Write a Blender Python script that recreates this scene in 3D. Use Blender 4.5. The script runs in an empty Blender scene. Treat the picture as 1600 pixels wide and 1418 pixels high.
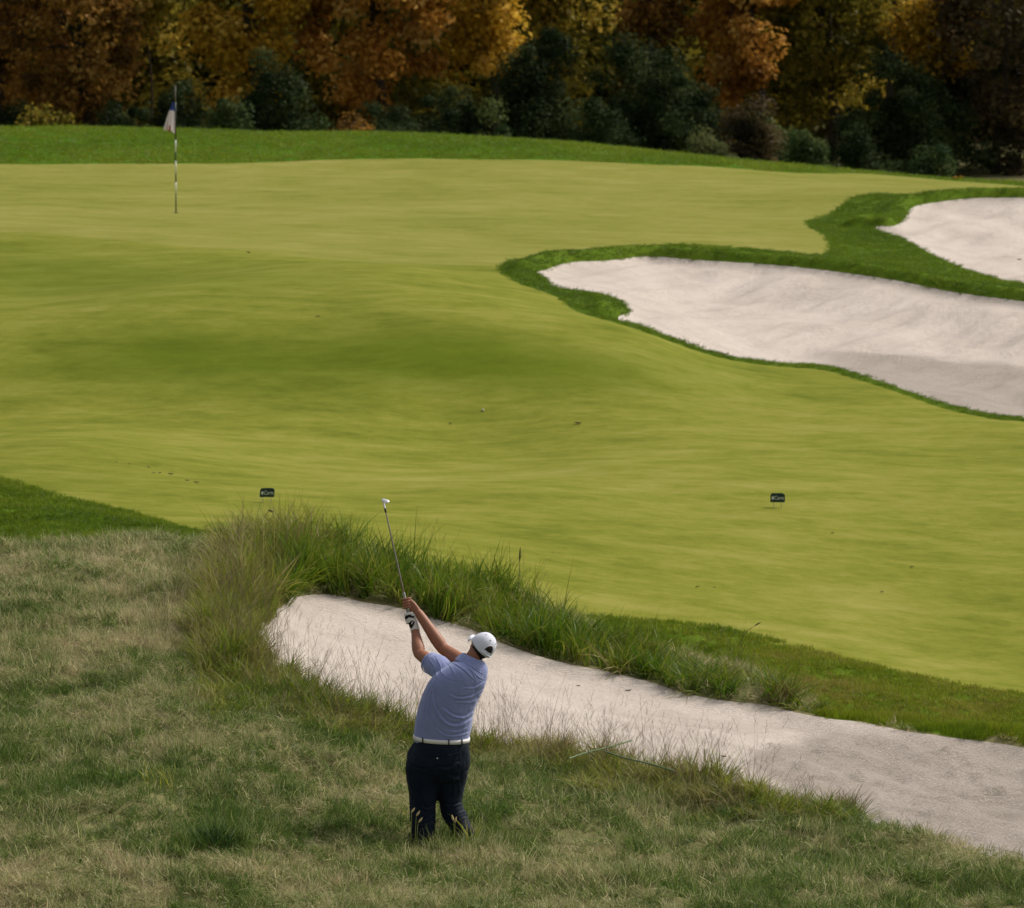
import bpy, math, random
import numpy as np
from mathutils import Vector, Matrix

rng = np.random.default_rng(11)
random.seed(5)
SC = bpy.context.scene
COL = SC.collection
rad = math.radians

# ------------------------------------------------------------------ camera
F, CX, CY = 9750.0, 800.0, 709.0          # focal length and centre in pixels of the 1600 px wide frame
PITCH = rad(5.926)
CAMH = 50.0 * math.tan(rad(9.5))
cam = bpy.data.cameras.new('camera')
cam_ob = bpy.data.objects.new('camera', cam)
COL.objects.link(cam_ob)
cam_ob.location = (0, 0, CAMH)
cam_ob.rotation_euler = (math.pi / 2 - PITCH, 0, 0)
cam.sensor_width = 36.0
cam.lens = 36.0 * F / 1600.0
cam.clip_start = 0.5
cam.clip_end = 6000
cam.dof.use_dof = True
cam.dof.focus_distance = 50.8
cam.dof.aperture_fstop = 6.3
SC.camera = cam_ob

# ------------------------------------------------------------------ daylight
SUN_EL, SUN_AZ = rad(47), rad(62)         # azimuth from +Y towards +X
world = bpy.data.worlds.new('World')
SC.world = world
world.use_nodes = True
wn = world.node_tree.nodes
wl = world.node_tree.links
wn.clear()
w_out = wn.new('ShaderNodeOutputWorld')
w_bg = wn.new('ShaderNodeBackground')
w_sky = wn.new('ShaderNodeTexSky')
w_sky.sky_type = 'NISHITA'
w_sky.sun_disc = False
w_sky.sun_elevation = SUN_EL
w_sky.sun_rotation = SUN_AZ
w_sky.air_density = 1.0
w_sky.dust_density = 4.0
w_sky.ozone_density = 1.0
w_hsv = wn.new('ShaderNodeHueSaturation')
w_hsv.inputs['Saturation'].default_value = 0.22      # overcast: most of the blue is gone
w_bg.inputs['Strength'].default_value = 0.06
wl.new(w_sky.outputs[0], w_hsv.inputs['Color'])
wl.new(w_hsv.outputs[0], w_bg.inputs['Color'])
wl.new(w_bg.outputs[0], w_out.inputs['Surface'])
sun = bpy.data.lights.new('sun', 'SUN')
sun.energy = 1.5
sun.angle = rad(11)
sun.color = (1.0, 0.92, 0.80)
sun_ob = bpy.data.objects.new('sun', sun)
COL.objects.link(sun_ob)
_s = Vector((math.sin(SUN_AZ) * math.cos(SUN_EL), math.cos(SUN_AZ) * math.cos(SUN_EL), math.sin(SUN_EL)))
sun_ob.rotation_euler = _s.to_track_quat('Z', 'Y').to_euler()
sun_ob.location = (30, 60, 60)
SC.view_settings.view_transform = 'Standard'
SC.view_settings.look = 'None'
SC.view_settings.gamma = 1
SC.view_settings.use_curve_mapping = False
SC.view_settings.exposure = 1.2
SC.cycles.max_bounces = 6
SC.cycles.transparent_max_bounces = 4

# ------------------------------------------------------------------ helpers
FWD = np.array([0, math.cos(PITCH), -math.sin(PITCH)])
UPV = np.array([0, math.sin(PITCH), math.cos(PITCH)])


def at(px, py, Y):
    """the point at distance Y (along +Y) seen at a pixel of the photograph"""
    d = FWD + np.array([1.0, 0, 0]) * ((px - CX) / F) + UPV * ((CY - py) / F)
    d = d / d[1] * Y
    return np.array([d[0], Y, CAMH + d[2]])


def proj(P):
    """world points (n,3) -> pixels of the photograph"""
    P = np.asarray(P, float) - np.array([0, 0, CAMH])
    w = P @ FWD
    return np.stack([CX + F * P[:, 0] / w, CY - F * (P @ UPV) / w], 1)


def sstep(a, b, x):
    t = np.clip((x - a) / (b - a), 0, 1)
    return t * t * (3 - 2 * t)


_perm = np.random.default_rng(3).random((256, 256))


def vnoise(x, y):
    xi, yi = np.floor(x).astype(int), np.floor(y).astype(int)
    fx, fy = x - xi, y - yi
    fx, fy = fx * fx * (3 - 2 * fx), fy * fy * (3 - 2 * fy)
    g = lambda i, j: _perm[i % 256, j % 256]
    return (g(xi, yi) * (1 - fx) + g(xi + 1, yi) * fx) * (1 - fy) + (g(xi, yi + 1) * (1 - fx) + g(xi + 1, yi + 1) * fx) * fy


def fbm(x, y, sc=1.0, octv=4, seed=0.0):
    x, y = np.asarray(x, float) * sc + 17.3 * seed + 40, np.asarray(y, float) * sc + 9.1 * seed + 40
    a, s, t = 0.5, 0.0, 0.0
    for k in range(octv):
        s = s + a * vnoise(x, y)
        t += a
        x, y, a = x * 2.03 + 5.7, y * 2.03 + 2.3, a * 0.5
    return s / t


def blobs(px, py, lst):
    """sum of soft spots given in photograph pixels: (x, y, rx, ry, amount)"""
    s = 0.0
    for x, y, rx, ry, a in lst:
        s = s + a * np.exp(-((px - x) / rx) ** 2 - ((py - y) / ry) ** 2)
    return s


def tag(o, label=None, cat=None, group=None, kind=None):
    if label: o['label'] = label
    if cat: o['category'] = cat
    if group: o['group'] = group
    if kind: o['kind'] = kind
    return o


def link(name, mesh, mats=None, parent=None, loc=None):
    o = bpy.data.objects.new(name, mesh)
    COL.objects.link(o)
    if mats is not None:
        for m in (mats if isinstance(mats, (list, tuple)) else [mats]):
            mesh.materials.append(m)
    if parent is not None: o.parent = parent
    if loc is not None: o.location = loc
    return o


def empty(name, loc, rz=0.0):
    o = bpy.data.objects.new(name, None)
    COL.objects.link(o)
    o.location = loc
    o.rotation_euler = (0, 0, rz)
    o.empty_display_size = 0.2
    return o


def np_mesh(name, V, T, smooth=True):
    """mesh from numpy vertices (n,3) and faces (m,3) or (m,4)"""
    V = np.asarray(V, np.float32)
    T = np.asarray(T, np.int32)
    me = bpy.data.meshes.new(name)
    k = T.shape[1]
    me.vertices.add(len(V))
    me.vertices.foreach_set('co', V.ravel())
    me.loops.add(T.size)
    me.loops.foreach_set('vertex_index', T.ravel())
    me.polygons.add(len(T))
    me.polygons.foreach_set('loop_start', np.arange(0, T.size, k, dtype=np.int32))
    if smooth:
        me.polygons.foreach_set('use_smooth', np.ones(len(T), bool))
    me.update(calc_edges=True)
    me.validate()
    return me


def add_attr(me, name, arr, typ='FLOAT', dom='POINT'):
    a = me.attributes.new(name, typ, dom)
    arr = np.asarray(arr, np.float32)
    if typ == 'FLOAT_VECTOR':
        a.data.foreach_set('vector', arr.ravel())
    else:
        a.data.foreach_set('value', arr.ravel())


class MB:
    """collects simple shapes into one mesh"""
    def __init__(s):
        s.v, s.f = [], []

    def add(s, V, faces):
        n = len(s.v)
        s.v += [tuple(map(float, p)) for p in V]
        s.f += [tuple(n + i for i in f) for f in faces]

    def loft(s, rings, cap=True):
        """rings: list of (k,3) arrays"""
        k = len(rings[0])
        V = np.concatenate(rings)
        fs = []
        for i in range(len(rings) - 1):
            for j in range(k):
                a, b = i * k + j, i * k + (j + 1) % k
                fs.append((a, b, b + k, a + k))
        V = list(V)
        if cap:
            V.append(rings[0].mean(0)); V.append(rings[-1].mean(0))
            c0, c1 = len(V) - 2, len(V) - 1
            m = (len(rings) - 1) * k
            for j in range(k):
                fs.append((c0, (j + 1) % k, j))
                fs.append((c1, m + j, m + (j + 1) % k))
        s.add(V, fs)

    def tube(s, pts, radii, k=12, ref=(0, 0, 1), sub=4, flat=None, dome=True):
        """round tube along smooth points; radii per point (float or (ra, rb))"""
        pts = np.asarray(pts, float)
        R = np.asarray([(r, r) if np.isscalar(r) else r for r in radii], float)
        if sub > 1 and len(pts) > 2:
            pts, R = crom(pts, sub), crom(R, sub)
        elif sub > 1:
            t = np.linspace(0, 1, sub + 1)[:, None]
            pts, R = pts[0] * (1 - t) + pts[1] * t, R[0] * (1 - t) + R[1] * t
        tan = np.gradient(pts, axis=0)
        tan /= np.linalg.norm(tan, axis=1)[:, None] + 1e-12
        rings = []
        ref = np.asarray(ref, float)
        th = np.linspace(0, 2 * math.pi, k, endpoint=False)
        a = None
        for i in range(len(pts)):
            if a is None:
                a = np.cross(tan[i], ref)
                if np.linalg.norm(a) < 1e-3: a = np.cross(tan[i], (1, 0.1, 0))
            a = a - tan[i] * (a @ tan[i])
            a /= np.linalg.norm(a)
            b = np.cross(tan[i], a)
            rings.append(pts[i] + np.outer(np.cos(th), a) * R[i, 0] + np.outer(np.sin(th), b) * R[i, 1])
        if dome:
            def shrink(ring, c, t, r):
                return [c + (ring - c) * math.cos(q) + t * r * math.sin(q) for q in (rad(35), rad(65), rad(85))]
            rings = shrink(rings[0], pts[0], -tan[0], R[0].min())[::-1] + rings + shrink(rings[-1], pts[-1], tan[-1], R[-1].min())
        s.loft(rings)

    def ball(s, c, r, axes=None, nu=16, nv=10):
        r = np.array([r] * 3 if np.isscalar(r) else r, float)
        A = np.eye(3) if axes is None else np.asarray(axes, float)     # rows are axes
        rings = []
        th = np.linspace(0, 2 * math.pi, nu, endpoint=False)
        for i in range(1, nv):
            q = math.pi * i / nv - math.pi / 2
            loc = np.stack([np.cos(th) * math.cos(q), np.sin(th) * math.cos(q), np.full(nu, math.sin(q))], 1) * r
            rings.append(np.asarray(c) + loc @ A)
        s.loft(rings)

    def box(s, lo, hi, M=None):
        x0, y0, z0 = lo
        x1, y1, z1 = hi
        V = np.array([(x0, y0, z0), (x1, y0, z0), (x1, y1, z0), (x0, y1, z0), (x0, y0, z1), (x1, y0, z1), (x1, y1, z1), (x0, y1, z1)], float)
        if M is not None: V = V @ np.asarray(M)[:3, :3].T + np.asarray(M)[:3, 3]
        s.add(V, [(0, 3, 2, 1), (4, 5, 6, 7), (0, 1, 5, 4), (1, 2, 6, 5), (2, 3, 7, 6), (3, 0, 4, 7)])

    def mesh(s, name, smooth=True):
        me = bpy.data.meshes.new(name)
        me.from_pydata(s.v, [], s.f)
        if smooth:
            me.polygons.foreach_set('use_smooth', [True] * len(me.polygons))
        me.update()
        return me


def crom(P, sub):
    """Catmull-Rom through the rows of P"""
    P = np.asarray(P, float)
    Q = np.vstack([2 * P[0] - P[1], P, 2 * P[-1] - P[-2]])
    out = []
    for i in range(1, len(Q) - 2):
        for t in np.linspace(0, 1, sub, endpoint=False):
            a, b, c, d = Q[i - 1], Q[i], Q[i + 1], Q[i + 2]
            out.append(0.5 * (2 * b + (c - a) * t + (2 * a - 5 * b + 4 * c - d) * t * t + (3 * b - a - 3 * c + d) * t ** 3))
    out.append(P[-1])
    return np.array(out)


def fuse(name, mb, voxel, smooth=6, subsurf=0):
    """one continuous skin round everything in mb"""
    me = mb.mesh(name)
    o = bpy.data.objects.new('fuse_tmp', me)
    COL.objects.link(o)
    m = o.modifiers.new('r', 'REMESH')
    m.mode = 'VOXEL'
    m.voxel_size = voxel
    m.use_smooth_shade = True
    if smooth:
        m = o.modifiers.new('s', 'SMOOTH')
        m.factor = 0.5
        m.iterations = smooth
    dg = bpy.context.evaluated_depsgraph_get()
    dg.update()
    res = bpy.data.meshes.new_from_object(o.evaluated_get(dg))
    bpy.data.objects.remove(o)
    bpy.data.meshes.remove(me)
    res.name = name
    return res


# ------------------------------------------------------------------ materials
class Mat:
    def __init__(s, name):
        s.m = bpy.data.materials.new(name)
        s.m.use_nodes = True
        s.nt = s.m.node_tree
        s.nt.nodes.clear()
        s.out = s.nt.nodes.new('ShaderNodeOutputMaterial')

    def n(s, typ, **kw):
        nd = s.nt.nodes.new(typ)
        for k, v in kw.items(): setattr(nd, k, v)
        return nd

    def l(s, a, b):
        s.nt.links.new(a, b)

    def coords(s, scale=(1, 1, 1), rot=0.0):
        g = s.n('ShaderNodeNewGeometry')
        mp = s.n('ShaderNodeMapping')
        mp.inputs['Scale'].default_value = scale
        mp.inputs['Rotation'].default_value = (0, 0, rot)
        s.l(g.outputs['Position'], mp.inputs['Vector'])
        return mp.outputs[0]

    def noise(s, vec, scale, detail=4, rough=0.55, dist=0.0):
        t = s.n('ShaderNodeTexNoise')
        t.inputs['Scale'].default_value = scale
        t.inputs['Detail'].default_value = detail
        t.inputs['Roughness'].default_value = rough
        t.inputs['Distortion'].default_value = dist
        if vec is not None: s.l(vec, t.inputs['Vector'])
        return t.outputs['Fac']

    def ramp(s, fac, stops):
        r = s.n('ShaderNodeValToRGB')
        el = r.color_ramp.elements
        while len(el) < len(stops): el.new(0.5)
        for e, (p, c) in zip(el, stops):
            e.position = p
            e.color = (c, c, c, 1) if np.isscalar(c) else (*c, 1)
        s.l(fac, r.inputs[0])
        return r.outputs[0]

    def mix(s, fac, a, b, mode='MIX'):
        x = s.n('ShaderNodeMix', data_type='RGBA', blend_type=mode)
        for sock, v in ((x.inputs['Factor'], fac), (x.inputs['A'], a), (x.inputs['B'], b)):
            if isinstance(v, bpy.types.NodeSocket): s.l(v, sock)
            elif np.isscalar(v): sock.default_value = v
            else: sock.default_value = (*v, 1)
        return x.outputs['Result']

    def math(s, op, a, b=None, clamp=False):
        x = s.n('ShaderNodeMath', operation=op)
        x.use_clamp = clamp
        for i, v in enumerate((a, b)):
            if v is None: continue
            if isinstance(v, bpy.types.NodeSocket): s.l(v, x.inputs[i])
            else: x.inputs[i].default_value = v
        return x.outputs[0]

    def bsdf(s, col, rough=0.8, spec=0.2, bump=None, bdist=0.01, bstr=0.5, metal=0.0, sheen=0.0):
        p = s.n('ShaderNodeBsdfPrincipled')
        if isinstance(col, bpy.types.NodeSocket): s.l(col, p.inputs['Base Color'])
        else: p.inputs['Base Color'].default_value = (*col, 1)
        p.inputs['Roughness'].default_value = rough
        p.inputs['Specular IOR Level'].default_value = spec
        p.inputs['Metallic'].default_value = metal
        if sheen:
            p.inputs['Sheen Weight'].default_value = sheen
            p.inputs['Sheen Roughness'].default_value = 0.5
        if bump is not None:
            b = s.n('ShaderNodeBump')
            b.inputs['Distance'].default_value = bdist
            b.inputs['Strength'].default_value = bstr
            s.l(bump, b.inputs['Height'])
            s.l(b.outputs[0], p.inputs['Normal'])
        s.l(p.outputs[0], s.out.inputs['Surface'])
        return s.m

    def leaf(s, col, trans=0.35, gloss=0.06, rough=0.45):
        """thin leaf: diffuse, some light through, a little gloss"""
        d, t, g = s.n('ShaderNodeBsdfDiffuse'), s.n('ShaderNodeBsdfTranslucent'), s.n('ShaderNodeBsdfGlossy')
        g.inputs['Roughness'].default_value = rough
        for x in (d, t):
            if isinstance(col, bpy.types.NodeSocket): s.l(col, x.inputs['Color'])
            else: x.inputs['Color'].default_value = (*col, 1)
        m1, m2 = s.n('ShaderNodeMixShader'), s.n('ShaderNodeMixShader')
        m1.inputs[0].default_value = trans
        m2.inputs[0].default_value = gloss
        s.l(d.outputs[0], m1.inputs[1]); s.l(t.outputs[0], m1.inputs[2])
        s.l(m1.outputs[0], m2.inputs[1]); s.l(g.outputs[0], m2.inputs[2])
        s.l(m2.outputs[0], s.out.inputs['Surface'])
        return s.m

    def attr(s, name, inst=False):
        a = s.n('ShaderNodeAttribute')
        a.attribute_type = 'INSTANCER' if inst else 'GEOMETRY'
        a.attribute_name = name
        return a.outputs['Fac']


def plain(name, col, rough=0.6, spec=0.3, metal=0.0, var=0.12, scale=30.0):
    """single-colour material with a faint mottling"""
    m = Mat(name)
    nz = m.noise(m.coords(), scale, 4)
    c = m.mix(nz, tuple(x * (1 - var) for x in col), tuple(min(1, x * (1 + var)) for x in col))
    return m.bsdf(c, rough, spec, metal=metal, bump=nz, bdist=0.001, bstr=0.2)


def turf_material(name, stops, fine=1.0, bump=0.02, slope_shade=None):
    m = Mat(name)
    v = m.coords()
    big = m.noise(v, 0.22, 3, 0.5)
    mid = m.noise(m.coords((0.55, 1.0, 1.0), 0.15), 1.5, 9, 0.70, 0.2)
    fin = m.noise(m.coords((0.6, 1.0, 1.0), 0.1), 6.0, 6, 0.75)
    tiny = m.noise(v, 60.0, 3, 0.7)
    f = m.math('ADD', m.math('MULTIPLY', big, 0.55), m.math('MULTIPLY', mid, 1.10))
    f = m.math('ADD', f, m.math('MULTIPLY', fin, 0.60 * fine))
    f = m.math('ADD', f, m.math('MULTIPLY', tiny, 0.3 * fine))
    f = m.math('SUBTRACT', f, 0.825 + 0.45 * fine)
    f = m.math('ADD', m.math('MULTIPLY', f, 1.55), 0.5, True)
    c = m.ramp(f, stops)
    if slope_shade:                                          # shade of the slope and hollow, painted in as darker, greener turf
        c = m.mix(m.math('MULTIPLY', m.attr('slope_shade'), 0.95), c, m.mix(f, slope_shade, tuple(x * 1.5 for x in slope_shade)))
    h = m.math('ADD', m.math('MULTIPLY', fin, 0.6), m.math('MULTIPLY', tiny, 0.4))
    return m.bsdf(c, 0.95, 0.03, bump=h, bdist=bump, bstr=0.5)


M_fairway = turf_material('fairway_turf', [(0.05, (0.096, 0.120, 0.011)), (0.5, (0.168, 0.178, 0.024)), (0.95, (0.236, 0.228, 0.054))], slope_shade=(0.066, 0.090, 0.005))
M_green = turf_material('green_turf', [(0.05, (0.125, 0.140, 0.018)), (0.5, (0.183, 0.187, 0.036)), (0.95, (0.240, 0.226, 0.064))], fine=1.0, bump=0.01)
M_mown = turf_material('mown_turf', [(0.1, (0.045, 0.080, 0.006)), (0.5, (0.070, 0.118, 0.008)), (0.9, (0.10, 0.14, 0.012))])
M_farrough = turf_material('far_turf', [(0.1, (0.032, 0.090, 0.004)), (0.5, (0.050, 0.125, 0.005)), (0.9, (0.080, 0.150, 0.010))])
M_thatch = turf_material('thatch', [(0.1, (0.09, 0.09, 0.035)), (0.5, (0.155, 0.145, 0.065)), (0.9, (0.23, 0.20, 0.10))])
M_floor = turf_material('forest_floor', [(0.1, (0.015, 0.012, 0.006)), (0.5, (0.03, 0.022, 0.01)), (0.9, (0.05, 0.035, 0.015))])


def sand_material(name, wild):
    m = Mat(name)
    v = m.coords()
    big = m.noise(v, 0.8, 4, 0.6, 0.4)
    fin = m.noise(v, 14.0, 6, 0.7)
    tiny = m.noise(v, 120.0, 3, 0.7)
    rake = m.n('ShaderNodeTexWave')
    rake.inputs['Scale'].default_value = 7.0
    rake.inputs['Distortion'].default_value = 5.0
    rake.inputs['Detail'].default_value = 4.0
    rake.inputs['Detail Scale'].default_value = 1.2
    m.l(m.coords((1, 1, 1), 0.9), rake.inputs['Vector'])
    c = m.ramp(m.math('ADD', m.math('MULTIPLY', big, 0.6), m.math('MULTIPLY', fin, 0.4)),
               [(0.28, (0.43, 0.373, 0.328)), (0.5, (0.57, 0.50, 0.448)), (0.72, (0.65, 0.58, 0.525))])
    damp = m.ramp(m.attr('churn'), [(0.0, 0.0), (1.0, 1.0)])
    c = m.mix(1.0, c, m.ramp(m.noise(v, 45.0, 4, 0.8), [(0.3, 0.84), (0.55, 1.04)]), 'MULTIPLY')
    c = m.mix(m.math('MULTIPLY', damp, 0.32), c, (0.41, 0.355, 0.295))
    h = m.math('ADD', m.math('MULTIPLY', fin, 0.5), m.math('MULTIPLY', tiny, 0.2))
    h = m.math('ADD', h, m.math('MULTIPLY', rake.outputs['Fac'], 0.15))
    h = m.math('ADD', h, m.math('MULTIPLY', m.math('MULTIPLY', m.noise(v, 26.0, 5, 0.8), damp), 1.1))
    return m.bsdf(c, 0.95, 0.05, bump=h, bdist=0.08, bstr=wild)


M_sand = sand_material('bunker_sand', 0.9)


def grass_material(name, cols, trans=0.3, gloss=0.018, rnd=0.45):
    """colour from a per-clump tone and a per-blade random value"""
    m = Mat(name)
    t = m.attr('tone', True)
    r = m.attr('rnd')
    f = m.math('ADD', t, m.math('MULTIPLY', m.math('SUBTRACT', r, 0.5), rnd), True)
    n = len(cols)
    c = m.ramp(f, [(i / (n - 1), cc) for i, cc in enumerate(cols)])
    v = m.attr('val')
    c = m.mix(1.0, c, m.ramp(v, [(0, 0.42), (1, 1.0)]), 'MULTIPLY')
    return m.leaf(c, trans, gloss)


M_rough_blade = grass_material('rough_blades', [(0.080, 0.165, 0.020), (0.225, 0.295, 0.065), (0.43, 0.445, 0.175), (0.66, 0.60, 0.34), (0.62, 0.50, 0.29)], rnd=0.8, trans=0.45)
M_tall_blade = grass_material('tall_blades', [(0.065, 0.150, 0.006), (0.155, 0.245, 0.010), (0.275, 0.300, 0.030), (0.38, 0.34, 0.11), (0.44, 0.35, 0.20)], rnd=0.6, trans=0.45)
M_mown_blade = grass_material('mown_blades', [(0.085, 0.155, 0.006), (0.145, 0.245, 0.008), (0.22, 0.30, 0.010), (0.32, 0.33, 0.03), (0.38, 0.30, 0.09)], rnd=0.4, trans=0.45)
M_wisp = grass_material('wisp_stems', [(0.14, 0.12, 0.05), (0.21, 0.165, 0.085), (0.26, 0.19, 0.12), (0.22, 0.145, 0.095)], rnd=0.7, trans=0.2)

# ------------------------------------------------------------------ terrain
CTRL = [  # (pixel x, pixel y, distance)
    (800, 1418, 47.5), (100, 1418, 47.2), (1300, 1418, 48.0), (690, 1318, 50.0), (150, 850, 62.0), (100, 1100, 54.0), (100, 1250, 50.5),
    (400, 1250, 50.8), (400, 1100, 54.0), (690, 1200, 53.0), (1000, 1230, 52.5), (1300, 1270, 52.0), (1600, 1330, 50.5), (1600, 1418, 48.4),
    (250, 960, 58.0), (330, 900, 60.3), (60, 960, 58.2),
    (480, 1062, 55.5), (475, 945, 60.3), (600, 1050, 57.5), (900, 1120, 56.6), (1300, 1180, 56.4), (1550, 1260, 54.2), (800, 1012, 60.0),
    (1200, 1098, 59.3), (1600, 1168, 58.0), (640, 960, 60.6),
    (455, 872, 62.0), (540, 880, 62.2), (650, 915, 62.3), (800, 965, 61.8), (1000, 1000, 61.7), (1300, 1050, 61.0), (1600, 1105, 60.2),
    (1600, 1060, 62.0), (1600, 900, 66.5), (1000, 900, 64.7), (600, 838, 65.0), (300, 815, 65.0), (800, 775, 69.0), (100, 760, 69.3), (100, 700, 72.0),
    (1500, 775, 71.0), (1500, 700, 75.0), (700, 660, 76.4), (200, 640, 76.4), (1100, 640, 77.0), (1550, 658, 77.0), (200, 510, 80.2),
    (700, 520, 79.9), (1000, 525, 80.8), (200, 370, 94.0), (700, 420, 90.0), (20, 450, 86.0), (275, 333, 102.5), (600, 252, 113.0),
    (100, 258, 112.0), (1000, 257, 113.0), (1500, 290, 110.0), (1250, 330, 104.0), (700, 330, 103.0), (100, 200, 120.0), (600, 207, 120.5),
    (900, 225, 119.0), (1300, 268, 116.0), (1600, 288, 114.5), (1100, 383, 96.5), (1300, 400, 95.0), (1600, 468, 90.0), (880, 470, 85.0),
    (1100, 560, 82.0), (1350, 580, 81.0), (1600, 650, 78.5), (1420, 318, 104.5), (1600, 306, 106.0), (1370, 360, 100.5), (1600, 445, 93.0)]
CP = [at(*c) for c in CTRL]
for (px, py, Y), p in zip(CTRL, list(CP)):
    for lim, sg in ((px <= 250, -1), (px >= 1500, 1)):
        if lim:
            q = p.copy(); q[0] += sg * 0.042 * Y; CP.append(q)
            q = p.copy(); q[0] += sg * 0.09 * Y; CP.append(q)
for x, z_ in ((-20, 1.3), (-8, 1.3), (-2, 1.25), (4, 0.85), (8, 0.4), (13, 0.0), (24, -0.2)):
    CP.append(np.array([x, 128, z_])); CP.append(np.array([x, 138, z_ * 0.6 - 0.4])); CP.append(np.array([x, 150, z_ * 0.4 - 0.5]))
for x in (-6, -2, 2, 6):
    CP.append(np.array([x, 42, -0.35 + (0.2 if x < 0 else 0)]))
CP = np.array(CP)


def _phi(d2):
    return 0.5 * d2 * np.log(d2 + 1e-9)


_n = len(CP)
_ys = 0.55                                             # the ground varies more slowly along the view
_C2 = np.stack([CP[:, 0], CP[:, 1] * _ys], 1)
_A = np.zeros((_n + 3, _n + 3))
_A[:_n, :_n] = _phi(((_C2[:, None] - _C2[None]) ** 2).sum(2)) + np.eye(_n) * 0.35
_A[:_n, _n] = 1
_A[:_n, _n + 1:] = _C2
_A[_n:, :_n] = _A[:_n, _n:].T
_W = np.linalg.solve(_A, np.concatenate([CP[:, 2], np.zeros(3)]))


def tps(x, y):
    x, y = np.asarray(x, float), np.asarray(y, float) * _ys
    out = _W[_n] + _W[_n + 1] * x + _W[_n + 2] * y
    for i in range(_n):
        out = out + _W[i] * _phi((x - _C2[i, 0]) ** 2 + (y - _C2[i, 1]) ** 2)
    yy = y / _ys                                       # gentle rolls in the approach and the false front
    win = sstep(65, 69, yy) * sstep(92, 86, yy)
    return out + win * (fbm(x, yy * 0.6, 0.21, 2, 51) - 0.5) * 0.40


_ysamp = np.arange(44, 140, 0.08)


def hit(pts):
    """first ground point under each pixel (or at the given distance)"""
    out = []
    for p in pts:
        if len(p) == 3:
            q = at(*p)
            q[2] = tps(q[0], q[1]); out.append(q); continue
        d = at(p[0], p[1], 1.0) - np.array([0, 0, CAMH])
        g = CAMH + d[2] * _ysamp - tps(d[0] * _ysamp, _ysamp)
        k = np.argmax(g < 0) if (g < 0).any() else np.argmin(g)
        if k > 0 and g[k] < 0:
            f = g[k - 1] / (g[k - 1] - g[k])
            Y = _ysamp[k - 1] + f * 0.08
        else: Y = _ysamp[k]
        out.append(np.array([d[0] * Y, Y, CAMH + d[2] * Y]))
    return np.array(out)


def outline(pts, close=(), sub=5):
    """smooth world outline from traced pixels plus straight closing points (world x, y)"""
    W = hit(pts)[:, :2]
    W = crom(W, sub)
    if len(close): W = np.vstack([W, np.asarray(close, float)])
    return W


P_sandF = outline([(455, 934), (490, 930), (530, 932), (570, 942), (620, 952), (680, 970), (740, 988), (800, 1012), (880, 1037), (950, 1050), (1000, 1062),
                   (1060, 1082), (1130, 1097), (1200, 1105), (1280, 1122), (1350, 1132), (1420, 1147), (1500, 1158), (1620, 1174), (1800, 1200),
                   (1800, 1420), (1700, 1384), (1620, 1357), (1560, 1346), (1500, 1328), (1440, 1313), (1350, 1293), (1300, 1284), (1200, 1262), (1100, 1236),
                   (1000, 1212), (900, 1190), (820, 1178), (740, 1164), (640, 1142), (560, 1116), (500, 1090), (450, 1060), (404, 1020), (392, 992),
                   (430, 960), (455, 934)])
P_sandM = outline([(838, 432), (880, 422), (950, 415), (985, 405), (1030, 404), (1100, 410), (1200, 416), (1300, 428), (1400, 443), (1500, 462),
                   (1620, 478), (1800, 505), (1800, 700), (1620, 652), (1560, 645), (1480, 628), (1420, 608), (1360, 587), (1290, 569), (1230, 565), (1150, 557),
                   (1090, 543), (1040, 525), (1000, 508), (966, 499), (980, 491), (979, 482), (960, 471), (930, 462), (890, 455), (860, 447), (838, 432)])
P_sandR = outline([(1360, 356), (1395, 358), (1412, 346), (1425, 327), (1470, 319), (1530, 315), (1620, 316), (1800, 318), (1800, 500), (1620, 447), (1560, 434),
                   (1500, 413), (1450, 393), (1410, 373), (1385, 363), (1360, 356)])
P_collar = outline([(779, 421), (800, 410), (850, 402), (930, 393), (1000, 385), (1060, 381), (1150, 384), (1230, 391), (1280, 394), (1296, 387), (1288, 370),
                    (1263, 352), (1262, 343), (1300, 330), (1330, 313), (1370, 305), (1420, 307), (1460, 305), (1560, 304), (1620, 305), (1900, 308),
                    (1900, 735), (1620, 659), (1560, 652), (1480, 636), (1420, 616), (1360, 596), (1290, 578), (1230, 573), (1150, 565), (1090, 551), (1040, 534),
                    (990, 516), (940, 500), (900, 486), (880, 471), (850, 457), (800, 438), (779, 421)])
P_far = outline([(-500, 256), (-50, 257), (100, 257), (300, 257), (420, 253), (560, 250), (800, 249), (950, 254), (1100, 262), (1250, 271), (1400, 277),
                 (1620, 289), (2000, 312)], [(60, 300), (-60, 300)])
P_near = outline([(-500, 690), (-50, 757), (0, 766), (80, 780), (160, 795), (230, 812), (300, 827), (340, 832, 64.2), (420, 848, 63.6), (600, 880, 63.4), (700, 905, 63.3),
                  (800, 940, 63.0), (900, 963), (950, 967), (1000, 972), (1080, 980), (1150, 990), (1250, 1015), (1350, 1042), (1450, 1065),
                  (1530, 1080), (1620, 1096), (2000, 1180)], [(60, 30), (-60, 30)])
P_green = outline([(-500, 335), (0, 362), (200, 376), (400, 396), (620, 413), (780, 418), (1000, 425), (1300, 440), (1600, 475), (2000, 520)], [(60, 300), (-60, 300)])
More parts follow.
